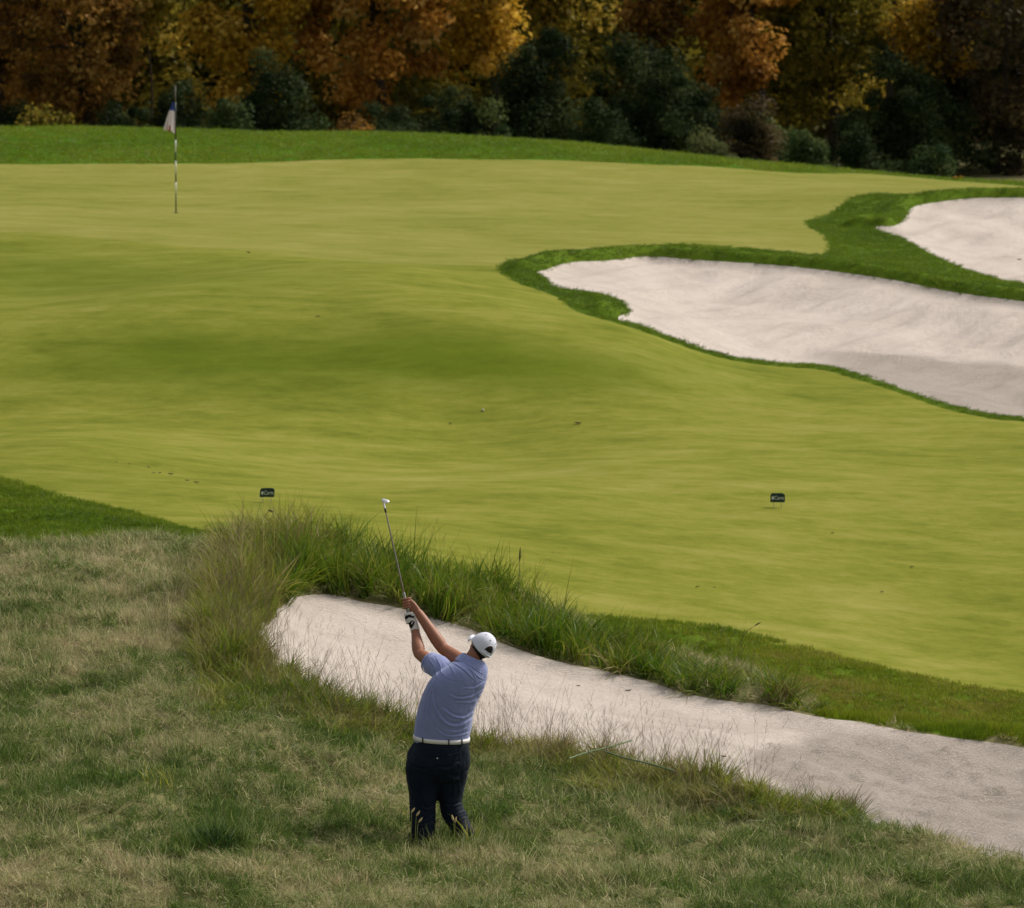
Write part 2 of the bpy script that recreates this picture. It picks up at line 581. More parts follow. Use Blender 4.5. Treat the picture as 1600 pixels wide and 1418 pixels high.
# short mown grass: left strip and right bank
P_strip = outline([(-500, 690), (-50, 745), (80, 775), (230, 806), (300, 824), (350, 832, 64.2), (385, 840, 63.6), (330, 842), (250, 838), (150, 843), (60, 848), (-50, 855), (-500, 880), (-500, 690)])
P_bank = outline([(905, 958), (1000, 966), (1150, 984), (1350, 1036), (1530, 1074), (1620, 1090), (1900, 1150), (1900, 1260), (1620, 1175), (1500, 1158),
                  (1350, 1131), (1280, 1120), (1250, 1080), (1180, 1050), (1080, 1025), (980, 1005), (905, 958)])


def sdf(poly, x, y):
    """signed distance in the ground plane, positive inside"""
    out = np.full(x.shape, -9.0)
    lo, hi = poly.min(0) - 3, poly.max(0) + 3
    sel = (x > lo[0]) & (x < hi[0]) & (y > lo[1]) & (y < hi[1])
    X, Y = x[sel], y[sel]
    best = np.full(X.shape, 1e9)
    ins = np.zeros(X.shape, bool)
    a, b = poly, np.roll(poly, -1, 0)
    for (ax, ay), (bx, by) in zip(a, b):
        dx, dy = bx - ax, by - ay
        l2 = dx * dx + dy * dy
        if l2 < 1e-12: continue
        t = np.clip(((X - ax) * dx + (Y - ay) * dy) / l2, 0, 1)
        best = np.minimum(best, (X - ax - t * dx) ** 2 + (Y - ay - t * dy) ** 2)
        c = (ay > Y) != (by > Y)
        if dy != 0: ins ^= c & (X < ax + (Y - ay) / dy * dx)
    out[sel] = np.where(ins, 1, -1) * np.sqrt(best)
    return out


rows = np.concatenate([np.arange(38, 43, 0.5), np.arange(43, 66, 0.1), np.arange(66, 78, 0.2), np.arange(78, 108, 0.12), np.arange(108, 124, 0.2), np.arange(124, 146, 0.7)])
cols = np.concatenate([np.linspace(-0.26, -0.112, 24), np.linspace(-0.11, 0.11, 292), np.linspace(0.112, 0.26, 24)])
GT, GY = np.meshgrid(cols, rows)
GX = GT * GY
KEYS = ['F', 'M', 'R', 'collar', 'far', 'near', 'green', 'strip', 'bank']
SD = {k: sdf(p, GX, GY) for k, p in zip(KEYS, [P_sandF, P_sandM, P_sandR, P_collar, P_far, P_near, P_green, P_strip, P_bank])}
GZ = tps(GX, GY)
GZ += (fbm(GX, GY, 1.3, 4) - 0.5) * 0.26 * (sstep(-0.2, 0.6, SD['near']) * sstep(0.1, -0.3, SD['F']))      # lumpy rough
GZ += (fbm(GX, GY, 0.25, 3, 2) - 0.5) * 0.14
for k, lip, bowl in (('M', 0.05, 0.22), ('R', 0.05, 0.25)):
    d = SD[k]
    far_side = 1.0
    GZ -= lip * sstep(-0.05, 0.35, d) + bowl * sstep(0.1, 2.6, d)
    up_ = sstep(-0.25, 0.25, -np.gradient(d, axis=0) / np.gradient(GY, axis=0))
    GZ += 0.20 * np.exp(-((d + 0.24) / 0.2) ** 2) * up_
for k in ('M', 'R'):
    u_, w_ = GX * 0.75 + GY * 0.66 * 0.45, GX * -0.66 + GY * 0.75 * 0.45
    GZ += sstep(0.2, 0.8, SD[k]) * 0.011 * np.sin(2 * math.pi * (w_ + 0.8 * fbm(GX, GY, 0.4, 2, 47)) / 0.42) * sstep(0.42, 0.6, fbm(GX, GY, 0.35, 3, 46))
    GZ += sstep(0.1, 0.6, SD[k]) * ((fbm(GX, GY * 0.5, 1.1, 4, 41) - 0.5) * 0.10 + (fbm(u_ * 0.25, w_, 3.2, 3, 43) - 0.5) * 0.13)
d = SD['F']
GZ -= 0.03 * sstep(-0.05, 0.3, d)
GZ += 0.05 * np.exp(-((d + 0.3) / 0.3) ** 2)
GZ += sstep(0.05, 0.4, d) * ((fbm(GX, GY, 3.0, 4, 5) - 0.5) * 0.05 + (fbm(GX, GY, 0.8, 3, 6) - 0.5) * 0.12)
_pp = proj(np.stack([GX.ravel(), GY.ravel(), GZ.ravel()], 1))
PX, PY = _pp[:, 0].reshape(GX.shape), _pp[:, 1].reshape(GX.shape)
# trodden sand: front bunker's right floor and the flat floor of the middle bunker
CH = np.maximum(sstep(0, 1, (PX - 1180 + (PY - 1180) * 0.9 + (fbm(GX, GY, 0.9, 4, 3) - .5) * 160) / 70) * (SD['F'] > -0.2) * sstep(1120, 1165, PY - (PX - 1250) * 0.04),
                sstep(0, 1, (PY - 540 - (PX - 1280) * 0.09 + (fbm(GX, GY, 1.2, 3, 9) - .5) * 22) / 10) * sstep(1240, 1330, PX) * (SD['M'] > -0.2))
GZ += CH * (SD['F'] > 0.1) * (fbm(GX, GY, 4.0, 3, 8) - 0.5) * 0.15

# footprints pressed into the trodden end of the front bunker
_fr = np.random.default_rng(19)
for _k in range(46):
    _p = at(_fr.uniform(1230, 1640), _fr.uniform(1150, 1330), 50.0)
    _q = hit([(CX + F * _p[0] / 50.0, _fr.uniform(1160, 1325))])[0]
    _a = _fr.uniform(0, math.pi)
    _u, _v = (GX - _q[0]) * math.cos(_a) + (GY - _q[1]) * math.sin(_a), -(GX - _q[0]) * math.sin(_a) + (GY - _q[1]) * math.cos(_a)
    _e = (_u / 0.17) ** 2 + (_v / 0.085) ** 2
    GZ += (SD['F'] > 0.25) * (CH > 0.3) * (-0.035 * np.exp(-_e * 1.4) + 0.016 * np.exp(-((np.sqrt(_e) - 1.5) / 0.4) ** 2))

nr, nc = GX.shape
V0 = np.stack([GX.ravel(), GY.ravel(), GZ.ravel()], 1)
SHADE = blobs(PX, PY, [(600, 560, 360, 48, 0.95), (930, 590, 260, 40, 0.32), (270, 565, 260, 55, 0.7), (30, 420, 220, 45, 0.65), (330, 440, 300, 30, 0.35), (20, 760, 200, 30, 0.5)]) * (0.35 + 1.3 * fbm(GX, GY * 1.3, 0.5, 5, 31))  # painted shade: soft spots on the slope and hollow, broken up by noise
S0 = np.stack([SD[k].ravel() for k in KEYS] + [np.clip(SHADE, 0, 1).ravel(), CH.ravel()], 1)
ii = np.arange(nr * nc).reshape(nr, nc)
a_, b_, c_, d_ = ii[:-1, :-1].ravel(), ii[:-1, 1:].ravel(), ii[1:, 1:].ravel(), ii[1:, :-1].ravel()
T0 = np.concatenate([np.stack([a_, b_, c_], 1), np.stack([a_, c_, d_], 1)])


class Ter:
    V, S = V0, S0


def split(T, ki):
    """cuts the triangles along the zero line of one distance field: (inside, outside)"""
    s = Ter.S[:, ki]
    pos = s[T] > 0
    n = pos.sum(1)
    Tin, Tout, mix = T[n == 3], T[n == 0], T[(n == 1) | (n == 2)]
    if len(mix) == 0: return Tin, Tout
    p = s[mix] > 0
    lone_pos = p.sum(1) == 1
    lone = np.where(lone_pos[:, None], p, ~p)
    k = lone.argmax(1)
    r = np.arange(len(mix))
    A, B, C = mix[r, k], mix[r, (k + 1) % 3], mix[r, (k + 2) % 3]
    e = np.concatenate([np.stack([A, B], 1), np.stack([A, C], 1)])
    es = np.sort(e, 1)
    u, inv = np.unique(es, axis=0, return_inverse=True)
    inv = inv.ravel()
    t = s[u[:, 0]] / (s[u[:, 0]] - s[u[:, 1]])
    nv = Ter.V[u[:, 0]] * (1 - t)[:, None] + Ter.V[u[:, 1]] * t[:, None]
    ns = Ter.S[u[:, 0]] * (1 - t)[:, None] + Ter.S[u[:, 1]] * t[:, None]
    base = len(Ter.V)
    Ter.V = np.vstack([Ter.V, nv])
    Ter.S = np.vstack([Ter.S, ns])
    PAB, PAC = base + inv[:len(A)], base + inv[len(A):]
    tip = np.stack([A, PAB, PAC], 1)
    q1, q2 = np.stack([PAB, B, C], 1), np.stack([PAB, C, PAC], 1)
    Tin = np.vstack([Tin, tip[lone_pos], q1[~lone_pos], q2[~lone_pos]])
    Tout = np.vstack([Tout, tip[~lone_pos], q1[lone_pos], q2[lone_pos]])
    return Tin, Tout


def piece(name, T, mat, kind='structure', churn=False):
    u, inv = np.unique(T.ravel(), return_inverse=True)
    me = np_mesh(name, Ter.V[u], inv.reshape(-1, 3))
    add_attr(me, 'churn', Ter.S[u, -1])
    add_attr(me, 'slope_shade', Ter.S[u, -2])
    o = link(name, me, mat)
    if kind: o['kind'] = kind
    return o


tF, rest = split(T0, 0)
tM, rest = split(rest, 1)
tR, rest = split(rest, 2)
tC, rest = split(rest, 3)
tFar, rest = split(rest, 4)
tN, rest = split(rest, 5)
tG, tW = split(rest, 6)
tS, tN = split(tN, 7)
tB, tN = split(tN, 8)
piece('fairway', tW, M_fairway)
piece('putting_green', tG, M_green)
piece('far_rough_ground', tFar, M_farrough)
piece('bunker_collar_ground', tC, M_mown)
piece('rough_ground', tN, M_thatch)
piece('mown_strip_ground', tS, M_mown)
piece('mown_bank_ground', tB, M_mown)
tag(piece('sand_bunker', tF, M_sand, None, True), 'long pale sand bunker in front of the golfer, trodden at its right end', 'bunker', 'sand bunkers')
tag(piece('sand_bunker', tM, M_sand, None, True), 'wide kidney shaped sand bunker with a grass tongue cutting into its left end', 'bunker', 'sand bunkers')
tag(piece('sand_bunker', tR, M_sand, None, True), 'smallest sand bunker, farthest back at the right edge beside the green', 'bunker', 'sand bunkers')


def gz(x, y, keys=()):
    """ground height (and distance fields) at world points"""
    x, y = np.asarray(x, float), np.asarray(y, float)
    fr = np.interp(y, rows, np.arange(nr))
    fc = np.interp(x / y, cols, np.arange(nc))
    i, j = np.minimum(fr.astype(int), nr - 2), np.minimum(fc.astype(int), nc - 2)
    u, v = fr - i, fc - j
    def lk(G):
        return (G[i, j] * (1 - v) + G[i, j + 1] * v) * (1 - u) + (G[i + 1, j] * (1 - v) + G[i + 1, j + 1] * v) * u
    r = [lk(GZ)] + [lk(SD[k]) for k in keys]
    return r[0] if not keys else r


def on_ground(px, py):
    """ground point of the finished terrain under a pixel"""
    d = at(px, py, 1.0) - np.array([0, 0, CAMH])
    g = CAMH + d[2] * _ysamp - gz(d[0] * _ysamp, _ysamp)
    k = int(np.argmax(g < 0)) if (g < 0).any() else int(np.argmin(g))
    if k > 0 and g[k] < 0: Y = _ysamp[k - 1] + 0.08 * g[k - 1] / (g[k - 1] - g[k])
    else: Y = _ysamp[k]
    return np.array([d[0] * Y, Y, float(gz(d[0] * Y, Y))])


# wide land all round, below the modelled ground
me = bpy.data.meshes.new('land')
_b = 0.0
_xs = np.concatenate([-np.geomspace(2500, 30, 14), np.linspace(-22, 22, 12), np.geomspace(30, 2500, 14)])
_yy = np.concatenate([np.linspace(-1500, 0, 6), np.linspace(20, 220, 24), np.geomspace(260, 4000, 12)])
_X, _Y = np.meshgrid(_xs, _yy)
_Z = -1.9 + 0.0 * _X
_Z = np.where(_Y > 140, -0.4 + (_Y - 140).clip(0, 400) * 0.02, _Z)
_i = np.arange(_X.size).reshape(_X.shape)
_T = np.stack([_i[:-1, :-1].ravel(), _i[:-1, 1:].ravel(), _i[1:, 1:].ravel(), _i[1:, :-1].ravel()], 1)
link('land', np_mesh('land', np.stack([_X.ravel(), _Y.ravel(), _Z.ravel()], 1), _T), M_thatch)['kind'] = 'structure'


# ------------------------------------------------------------------ grass
def tuft_mesh(name, n, radius, h, hv, width, bend, lean, mat, seed, segs=3, head=False, up=False):
    """one tuft of tapering bent blades"""
    r = np.random.default_rng(seed)
    V, T, rn, va = [], [], [], []
    for i in range(n):
        q, ang = radius * math.sqrt(r.random()), r.random() * 2 * math.pi
        bx, by = q * math.cos(ang), q * math.sin(ang)
        a = r.random() * 2 * math.pi
        L = h * (1 + hv * (r.random() * 2 - 1))
        ln = lean * (0.3 + r.random())
        bd = bend * (0.3 + 1.0 * r.random())
        w = width * (0.7 + 0.6 * r.random())
        dx, dy = math.cos(a), math.sin(a)
        fa = r.random() * math.pi
        sx, sy = math.cos(fa), math.sin(fa)
        p = np.array([bx, by, -0.015])
        base = len(V)
        tilt = ln
        for s in range(segs + 1):
            t = s / segs
            ww = w * (1 - t ** 1.6) * 0.5
            if s < segs:
                V += [p + (sx * ww, sy * ww, 0), p - (sx * ww, sy * ww, 0)]
            else: V.append(p.copy())
            tilt = ln + bd * (t + 0.5 / segs)
            step = L / segs
            p = p + np.array([dx * math.sin(tilt), dy * math.sin(tilt), math.cos(tilt)]) * step
        for s in range(segs - 1):
            b = base + 2 * s
            T += [(b, b + 1, b + 3), (b, b + 3, b + 2)]
        b = base + 2 * (segs - 1)
        T.append((b, b + 1, b + 2))
        cnt = 2 * segs + 1
        if head:                                       # loose seed head of short side hairs
            tip = V[-1]
            for k in range(7):
                t = 0.72 + 0.28 * k / 7
                c = V[base + 2 * (segs - 1)] * (1 - (t - 0.67) / 0.33) + tip * ((t - 0.67) / 0.33)
                aa = r.random() * 2 * math.pi
                e = c + np.array([math.cos(aa) * 0.022, math.sin(aa) * 0.022, 0.028]) * (0.6 + 0.8 * r.random())
                m = len(V)
                V += [c, c + (0.0022, 0.001, 0), e]
                T.append((m, m + 1, m + 2))
                cnt += 3
        rr, vv = r.random(), r.random()
        rn += [rr] * cnt
        va += [vv] * cnt
    me = np_mesh(name, np.array(V), np.array(T), smooth=False)
    add_attr(me, 'rnd', rn)
    add_attr(me, 'val', va)
    me.materials.append(mat)
    return bpy.data.objects.new(name, me)             # a source for instances, not placed in the scene itself


def scatter(name, P, rot, scl, tone, variants, label=None, cat=None):
    """one object of uncountable grass: a tuft instanced on each point"""
    me = bpy.data.meshes.new(name)
    me.vertices.add(len(P))
    me.vertices.foreach_set('co', np.asarray(P, np.float32).ravel())
    add_attr(me, 'rot', rot, 'FLOAT_VECTOR')
    add_attr(me, 'scl', scl, 'FLOAT_VECTOR')
    add_attr(me, 'tone', tone)
    a = me.attributes.new('pick', 'INT', 'POINT')
    a.data.foreach_set('value', rng.integers(0, len(variants), len(P)).astype(np.int32))
    o = link(name, me)
    ng = bpy.data.node_groups.new(name, 'GeometryNodeTree')
    ng.interface.new_socket('Geometry', in_out='INPUT', socket_type='NodeSocketGeometry')
    ng.interface.new_socket('Geometry', in_out='OUTPUT', socket_type='NodeSocketGeometry')
    N, L = ng.nodes, ng.links
    gi, go = N.new('NodeGroupInput'), N.new('NodeGroupOutput')
    iop = N.new('GeometryNodeInstanceOnPoints')
    join = N.new('GeometryNodeJoinGeometry')
    for v in variants:
        oi = N.new('GeometryNodeObjectInfo')
        oi.inputs['Object'].default_value = v
        oi.inputs['As Instance'].default_value = True
        L.new(oi.outputs['Geometry'], join.inputs[0])
    def named(nm, typ):
        x = N.new('GeometryNodeInputNamedAttribute')
        x.data_type = typ
        x.inputs['Name'].default_value = nm
        return x.outputs['Attribute']
    e2r = N.new('FunctionNodeEulerToRotation')
    L.new(named('rot', 'FLOAT_VECTOR'), e2r.inputs[0])
    L.new(gi.outputs[0], iop.inputs['Points'])
    L.new(join.outputs[0], iop.inputs['Instance'])
    iop.inputs['Pick Instance'].default_value = True
    L.new(named('pick', 'INT'), iop.inputs['Instance Index'])
    L.new(e2r.outputs[0], iop.inputs['Rotation'])
    L.new(named('scl', 'FLOAT_VECTOR'), iop.inputs['Scale'])
    L.new(iop.outputs[0], go.inputs[0])
    md = o.modifiers.new('scatter', 'NODES')
    md.node_group = ng
    o['kind'] = 'stuff'
    if label: tag(o, label, cat)
    return o


def sample(y0, y1, density, tmax=0.116):
    """random ground positions inside the wedge the photograph covers"""
    n = int(density * tmax * (y1 * y1 - y0 * y0))
    y = np.sqrt(y0 * y0 + rng.random(n) * (y1 * y1 - y0 * y0))
    return (rng.random(n) * 2 - 1) * tmax * y, y


def euler(n, lean, field=None):
    """random turns with a lean; a field gives the common direction the tufts are laid over"""
    az = rng.random(n) * 2 * math.pi
    r = np.zeros((n, 3))
    r[:, 0] = rng.normal(0, lean, n)
    r[:, 1] = rng.normal(0, lean, n)
    if field is not None:
        r[:, 0] += -field[1]
        r[:, 1] += field[0]
    r[:, 2] = az
    return r


rough_tufts = [tuft_mesh('rough_tuft', 44, 0.085, 0.115, 0.5, 0.0052, 1.1, 0.4, M_rough_blade, 100 + i) for i in range(6)]
tall_tufts = [tuft_mesh('tall_tuft', 30, 0.10, 0.42, 0.45, 0.0125, 1.35, 0.26, M_tall_blade, 200 + i, segs=5) for i in range(6)]
mown_tufts = [tuft_mesh('mown_tuft', 46, 0.07, 0.052, 0.35, 0.0045, 0.7, 0.3, M_mown_blade, 300 + i, segs=2) for i in range(5)]
wisp_tufts = [tuft_mesh('wisp_tuft', 9, 0.09, 0.50, 0.4, 0.0030, 0.55, 0.12, M_wisp, 400 + i, segs=5, head=True) for i in range(6)]

# the matted rough in front
x, y = sample(40.5, 65.5, 150)
z, sF, sN, sS, sB = gz(x, y, ('F', 'near', 'strip', 'bank'))
keep = (sF < -0.03) & (sN > -0.02) & (sS < 0.03) & (sB < 0.0)
x, y, z, sF = x[keep], y[keep], z[keep], sF[keep]
pp = proj(np.stack([x, y, z], 1))
n1, n2, n3 = fbm(x, y, 0.7, 4, 1), fbm(x, y, 1.9, 3, 4), fbm(x, y, 5.0, 2, 6)
tone = 0.41 + (n1 - 0.5) * 0.55 + (n2 - 0.5) * 1.0 + (n3 - 0.5) * 0.9 + rng.normal(0, 0.10, len(x))
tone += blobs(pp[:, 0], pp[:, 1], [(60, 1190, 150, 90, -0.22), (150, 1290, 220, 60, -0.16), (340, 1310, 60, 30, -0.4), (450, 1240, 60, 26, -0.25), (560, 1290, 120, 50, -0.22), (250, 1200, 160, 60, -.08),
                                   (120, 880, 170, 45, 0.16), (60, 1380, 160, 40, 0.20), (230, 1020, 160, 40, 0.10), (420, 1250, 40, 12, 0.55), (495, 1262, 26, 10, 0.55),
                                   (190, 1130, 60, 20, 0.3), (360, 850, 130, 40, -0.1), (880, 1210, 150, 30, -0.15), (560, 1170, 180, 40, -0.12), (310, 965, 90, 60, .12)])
n4 = fbm(x, y, 2.4, 3, 16)
hgt = (0.15 + 1.95 * np.clip(n4 - 0.15, 0, 1)) * (0.75 + 0.5 * rng.random(len(x))) * (0.55 + 0.45 * sstep(0.02, 0.5, -sF)) * (1 + blobs(pp[:, 0], pp[:, 1], [(340, 1305, 55, 22, 0.9), (450, 1240, 50, 20, 0.5), (60, 1190, 140, 70, 0.25), (190, 1250, 60, 30, .3), (692, 1326, 75, 16, 1.0)]))
fa = fbm(x, y, 0.8, 3, 11) * 4 * math.pi
fs = 0.55 * np.stack([np.cos(fa), np.sin(fa)]) * (0.4 + fbm(x, y, 1.5, 2, 12))
wid = 0.9 + 0.5 * rng.random(len(x))
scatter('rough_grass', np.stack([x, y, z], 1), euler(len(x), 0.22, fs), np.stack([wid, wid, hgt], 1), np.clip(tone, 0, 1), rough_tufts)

# tall grass on the mound and the bank beyond the front bunker
x, y = sample(55, 66, 52)
z, sF, sN, sB = gz(x, y, ('F', 'near', 'bank'))
pp = proj(np.stack([x, y, z], 1))
ax = pp[:, 0]
edge = np.interp(ax, [300, 380, 430, 600, 800, 1000, 1150, 1260, 1300], [1.0, 1.9, 2.2, 2.1, 1.7, 1.15, 0.9, 0.55, 0.0])
farside = y > np.interp(ax, [380, 420, 460, 520, 640, 900, 1250], [58.6, 58.6, 59.0, 58.6, 57.8, 57.2, 57.5])
keep = (sF < -0.02) & (-sF < edge * (0.75 + 0.5 * fbm(x, y, 1.4, 2, 3))) & (sN > -0.05) & farside & (ax > 330) & (ax < 1300)
x, y, z, ax, sF = x[keep], y[keep], z[keep], ax[keep], sF[keep]
hs = np.interp(ax, [330, 390, 470, 560, 640, 800, 900, 1000, 1150, 1300], [0.75, 1.15, 1.15, 1.0, 0.85, 0.95, 0.85, 0.62, 0.55, 0.4])
hs *= (0.25 + 1.55 * fbm(x, y, 1.9, 3, 7)) * (0.7 + 0.6 * rng.random(len(x)))
tone = np.interp(ax, [330, 400, 470, 560, 700, 1000, 1300], [0.62, 0.55, 0.38, 0.24, 0.20, 0.26, 0.32]) + (fbm(x, y, 1.6, 3, 8) - 0.5) * 0.8 + rng.normal(0, .12, len(x))
hang = 0.55 * sstep(0.5, 0.0, -sF)                     # the front tufts lean out over the sand
scatter('bank_grass', np.stack([x, y, z], 1), euler(len(x), 0.16, np.stack([0.15 * hang, -hang])), np.stack([np.full(len(x), 1.0)] * 2 + [hs], 1), np.clip(tone, 0, 1), tall_tufts)

# longer olive grass along the bunker's near edge
x, y = sample(47, 62, 70)
z, sF, sN = gz(x, y, ('F', 'near'))
pp = proj(np.stack([x, y, z], 1))
ax = pp[:, 0]
nearside = y < np.interp(ax, [330, 400, 460, 520, 640, 900, 1340], [59.8, 59.2, 58.8, 58.3, 57.5, 57.0, 56.0])
edge = np.interp(ax, [280, 340, 430, 600, 900, 1100, 1250, 1300, 1350], [0.6, 1.7, 1.3, 1.0, 1.1, 0.9, 0.7, 0.55, 0.0])
keep = (sF < 0.02) & (-sF < edge * (0.6 + 0.8 * fbm(x, y, 1.4, 2, 13))) & nearside & (ax > 270) & (ax < 1350)
x, y, z, ax, sF = x[keep], y[keep], z[keep], ax[keep], sF[keep]
hs = np.interp(ax, [270, 340, 420, 520, 700, 900, 1150, 1320, 1350], [0.6, 0.85, 0.72, 0.62, 0.66, 0.72, 0.64, 0.6, 0.35]) * (0.35 + 1.1 * fbm(x, y, 1.7, 3, 15)) * (0.75 + 0.5 * rng.random(len(x))) * (0.45 + 0.55 * sstep(1.0, 0.35, -sF / np.maximum(0.05, np.interp(ax, [280, 340, 430, 600, 900, 1100, 1250, 1300, 1350], [0.6, 1.7, 1.3, 1.0, 1.1, 0.9, 0.7, 0.55, 0.3]))))
tone = np.interp(ax, [270, 330, 380, 480, 700, 1000, 1350], [0.75, 0.62, 0.40, 0.42, 0.58, 0.55, 0.5]) + (fbm(x, y, 1.6, 3, 18) - 0.5) * 0.8 + rng.normal(0, .1, len(x))
scatter('bunker_edge_grass', np.stack([x, y, z], 1), euler(len(x), 0.18), np.stack([np.full(len(x), 0.75)] * 2 + [hs], 1), np.clip(tone, 0, 1), tall_tufts)

# dry wispy stems with seed heads
x, y = sample(47, 66, 40)
z, sF, sN = gz(x, y, ('F', 'near'))
pp = proj(np.stack([x, y, z], 1))
ax = pp[:, 0]
nearside = y < np.interp(ax, [330, 400, 460, 520, 640, 900, 1340], [61.5, 60.5, 59.2, 58.3, 57.5, 57.0, 56.0])
dn = np.interp(ax, [250, 300, 380, 520, 600, 700, 900, 1000, 1150, 1260, 1350], [0.15, 0.3, 0.6, 0.9, 0.7, 0.65, 0.55, 0.4, 0.35, 0.25, 0.0]) * (0.4 + 1.2 * fbm(x, y, 1.2, 2, 35))
keep = (sF < 0.06) & (-sF < 0.85) & nearside & (rng.random(len(x)) < dn)
k2 = (sF < -0.1) & (-sF < 1.6) & ~nearside & (ax > 380) & (ax < 1180) & (sN > 0) & (rng.random(len(x)) < 0.10)
keep |= k2
x, y, z, ax = x[keep], y[keep], z[keep], ax[keep]
hs = (0.55 + 0.75 * rng.random(len(x))) * np.interp(ax, [300, 420, 800, 1000, 1260], [0.9, 1.05, 1.1, 1.0, 0.9])
scatter('wispy_stems', np.stack([x, y, z], 1), euler(len(x), 0.12, np.stack([np.full(len(x), 0.08), np.zeros(len(x))])), np.stack([np.ones(len(x))] * 2 + [hs], 1), np.clip(0.5 + rng.normal(0, .25, len(x)), 0, 1), wisp_tufts)

# short mown grass: strips by the front bunker, the collars of the far bunkers and the rough behind the green
x, y = sample(56, 72, 330)
z, sS, sB, sF = gz(x, y, ('strip', 'bank', 'F'))
keep = ((sS > -0.03) | (sB > -0.03)) & (sF < -0.01)
x, y, z, sB, sF = x[keep], y[keep], z[keep], sB[keep], sF[keep]
pp = proj(np.stack([x, y, z], 1))
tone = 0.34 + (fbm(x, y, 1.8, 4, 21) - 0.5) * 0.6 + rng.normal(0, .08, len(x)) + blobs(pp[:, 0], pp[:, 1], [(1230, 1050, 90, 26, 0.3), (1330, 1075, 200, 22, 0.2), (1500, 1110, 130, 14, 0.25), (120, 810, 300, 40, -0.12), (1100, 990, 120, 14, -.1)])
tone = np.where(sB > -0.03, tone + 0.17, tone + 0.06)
hs = (0.7 + 0.6 * rng.random(len(x))) * np.where(sB > -0.03, 0.9 + 1.1 * sstep(0.9, 0.1, -sF) * fbm(x, y, 2, 2, 5) * 1.6, 0.8)
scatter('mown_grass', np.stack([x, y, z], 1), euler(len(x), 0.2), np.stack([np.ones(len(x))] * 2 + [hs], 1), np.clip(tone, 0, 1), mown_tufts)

x, y = sample(74, 112, 170, 0.108)
z, sC, sM, sR = gz(x, y, ('collar', 'M', 'R'))
keep = (sC > 0.0) & (sM < 0.0) & (sR < 0.0)
x, y, z = x[keep], y[keep], z[keep]
tone = 0.24 + (fbm(x, y, 0.9, 4, 22) - 0.5) * 0.5
scatter('collar_grass', np.stack([x, y, z], 1), euler(len(x), 0.2), np.stack([np.full(len(x), 1.2)] * 2 + [0.5 + 0.3 * rng.random(len(x))], 1), np.clip(tone, 0, 1), mown_tufts)

x, y = sample(106, 126, 70, 0.112)
z, sA = gz(x, y, ('far',))
keep = sA > 0.0
x, y, z = x[keep], y[keep], z[keep]
tone = 0.40 + (fbm(x, y, 0.6, 4, 24) - 0.5) * 0.5
scatter('far_rough_grass', np.stack([x, y, z], 1), euler(len(x), 0.2), np.stack([np.full(len(x), 2.0)] * 2 + [0.55 + 0.3 * rng.random(len(x))], 1), np.clip(tone, 0, 1), mown_tufts)
# ------------------------------------------------------------------ trees and shrubs
M_bark = plain('bark', (0.045, 0.034, 0.026), 0.95, 0.1, var=0.4, scale=8)


def foliage_material(name, cols, trans=0.5, gloss=0.006, rnd=0.5):
    m = Mat(name)
    f = m.math('ADD', m.attr('tone'), m.math('MULTIPLY', m.math('SUBTRACT', m.attr('rnd'), 0.5), rnd), True)
    n = len(cols)
    c = m.ramp(f, [(i / (n - 1), cc) for i, cc in enumerate(cols)])
    return m.leaf(c, trans, gloss)


M_leaf = {
    'orange': foliage_material('orange_leaves', [(0.20, 0.085, 0.014), (0.41, 0.185, 0.028), (0.55, 0.28, 0.055), (0.64, 0.41, 0.13)]),
    'gold': foliage_material('gold_leaves', [(0.19, 0.115, 0.012), (0.44, 0.255, 0.022), (0.60, 0.37, 0.04), (0.68, 0.48, 0.11)]),
    'olive': foliage_material('olive_leaves', [(0.07, 0.068, 0.010), (0.16, 0.138, 0.018), (0.27, 0.21, 0.026), (0.40, 0.28, 0.045)]),
    'rust': foliage_material('rust_leaves', [(0.09, 0.050, 0.014), (0.22, 0.110, 0.024), (0.36, 0.180, 0.035), (0.44, 0.26, 0.07)]),
    'brown': foliage_material('brown_leaves', [(0.035, 0.028, 0.014), (0.075, 0.055, 0.026), (0.125, 0.085, 0.038), (0.18, 0.13, 0.055)]),
    'green': foliage_material('green_leaves', [(0.022, 0.045, 0.016), (0.045, 0.075, 0.024), (0.080, 0.105, 0.03), (0.12, 0.14, 0.045)]),
    'pale': foliage_material('pale_leaves', [(0.06, 0.08, 0.025), (0.11, 0.125, 0.04), (0.16, 0.16, 0.06), (0.21, 0.20, 0.09)]),
    'dark': foliage_material('evergreen_leaves', [(0.008, 0.016, 0.005), (0.018, 0.032, 0.010), (0.038, 0.058, 0.019), (0.085, 0.105, 0.038)], trans=0.3, rnd=0.7),
}


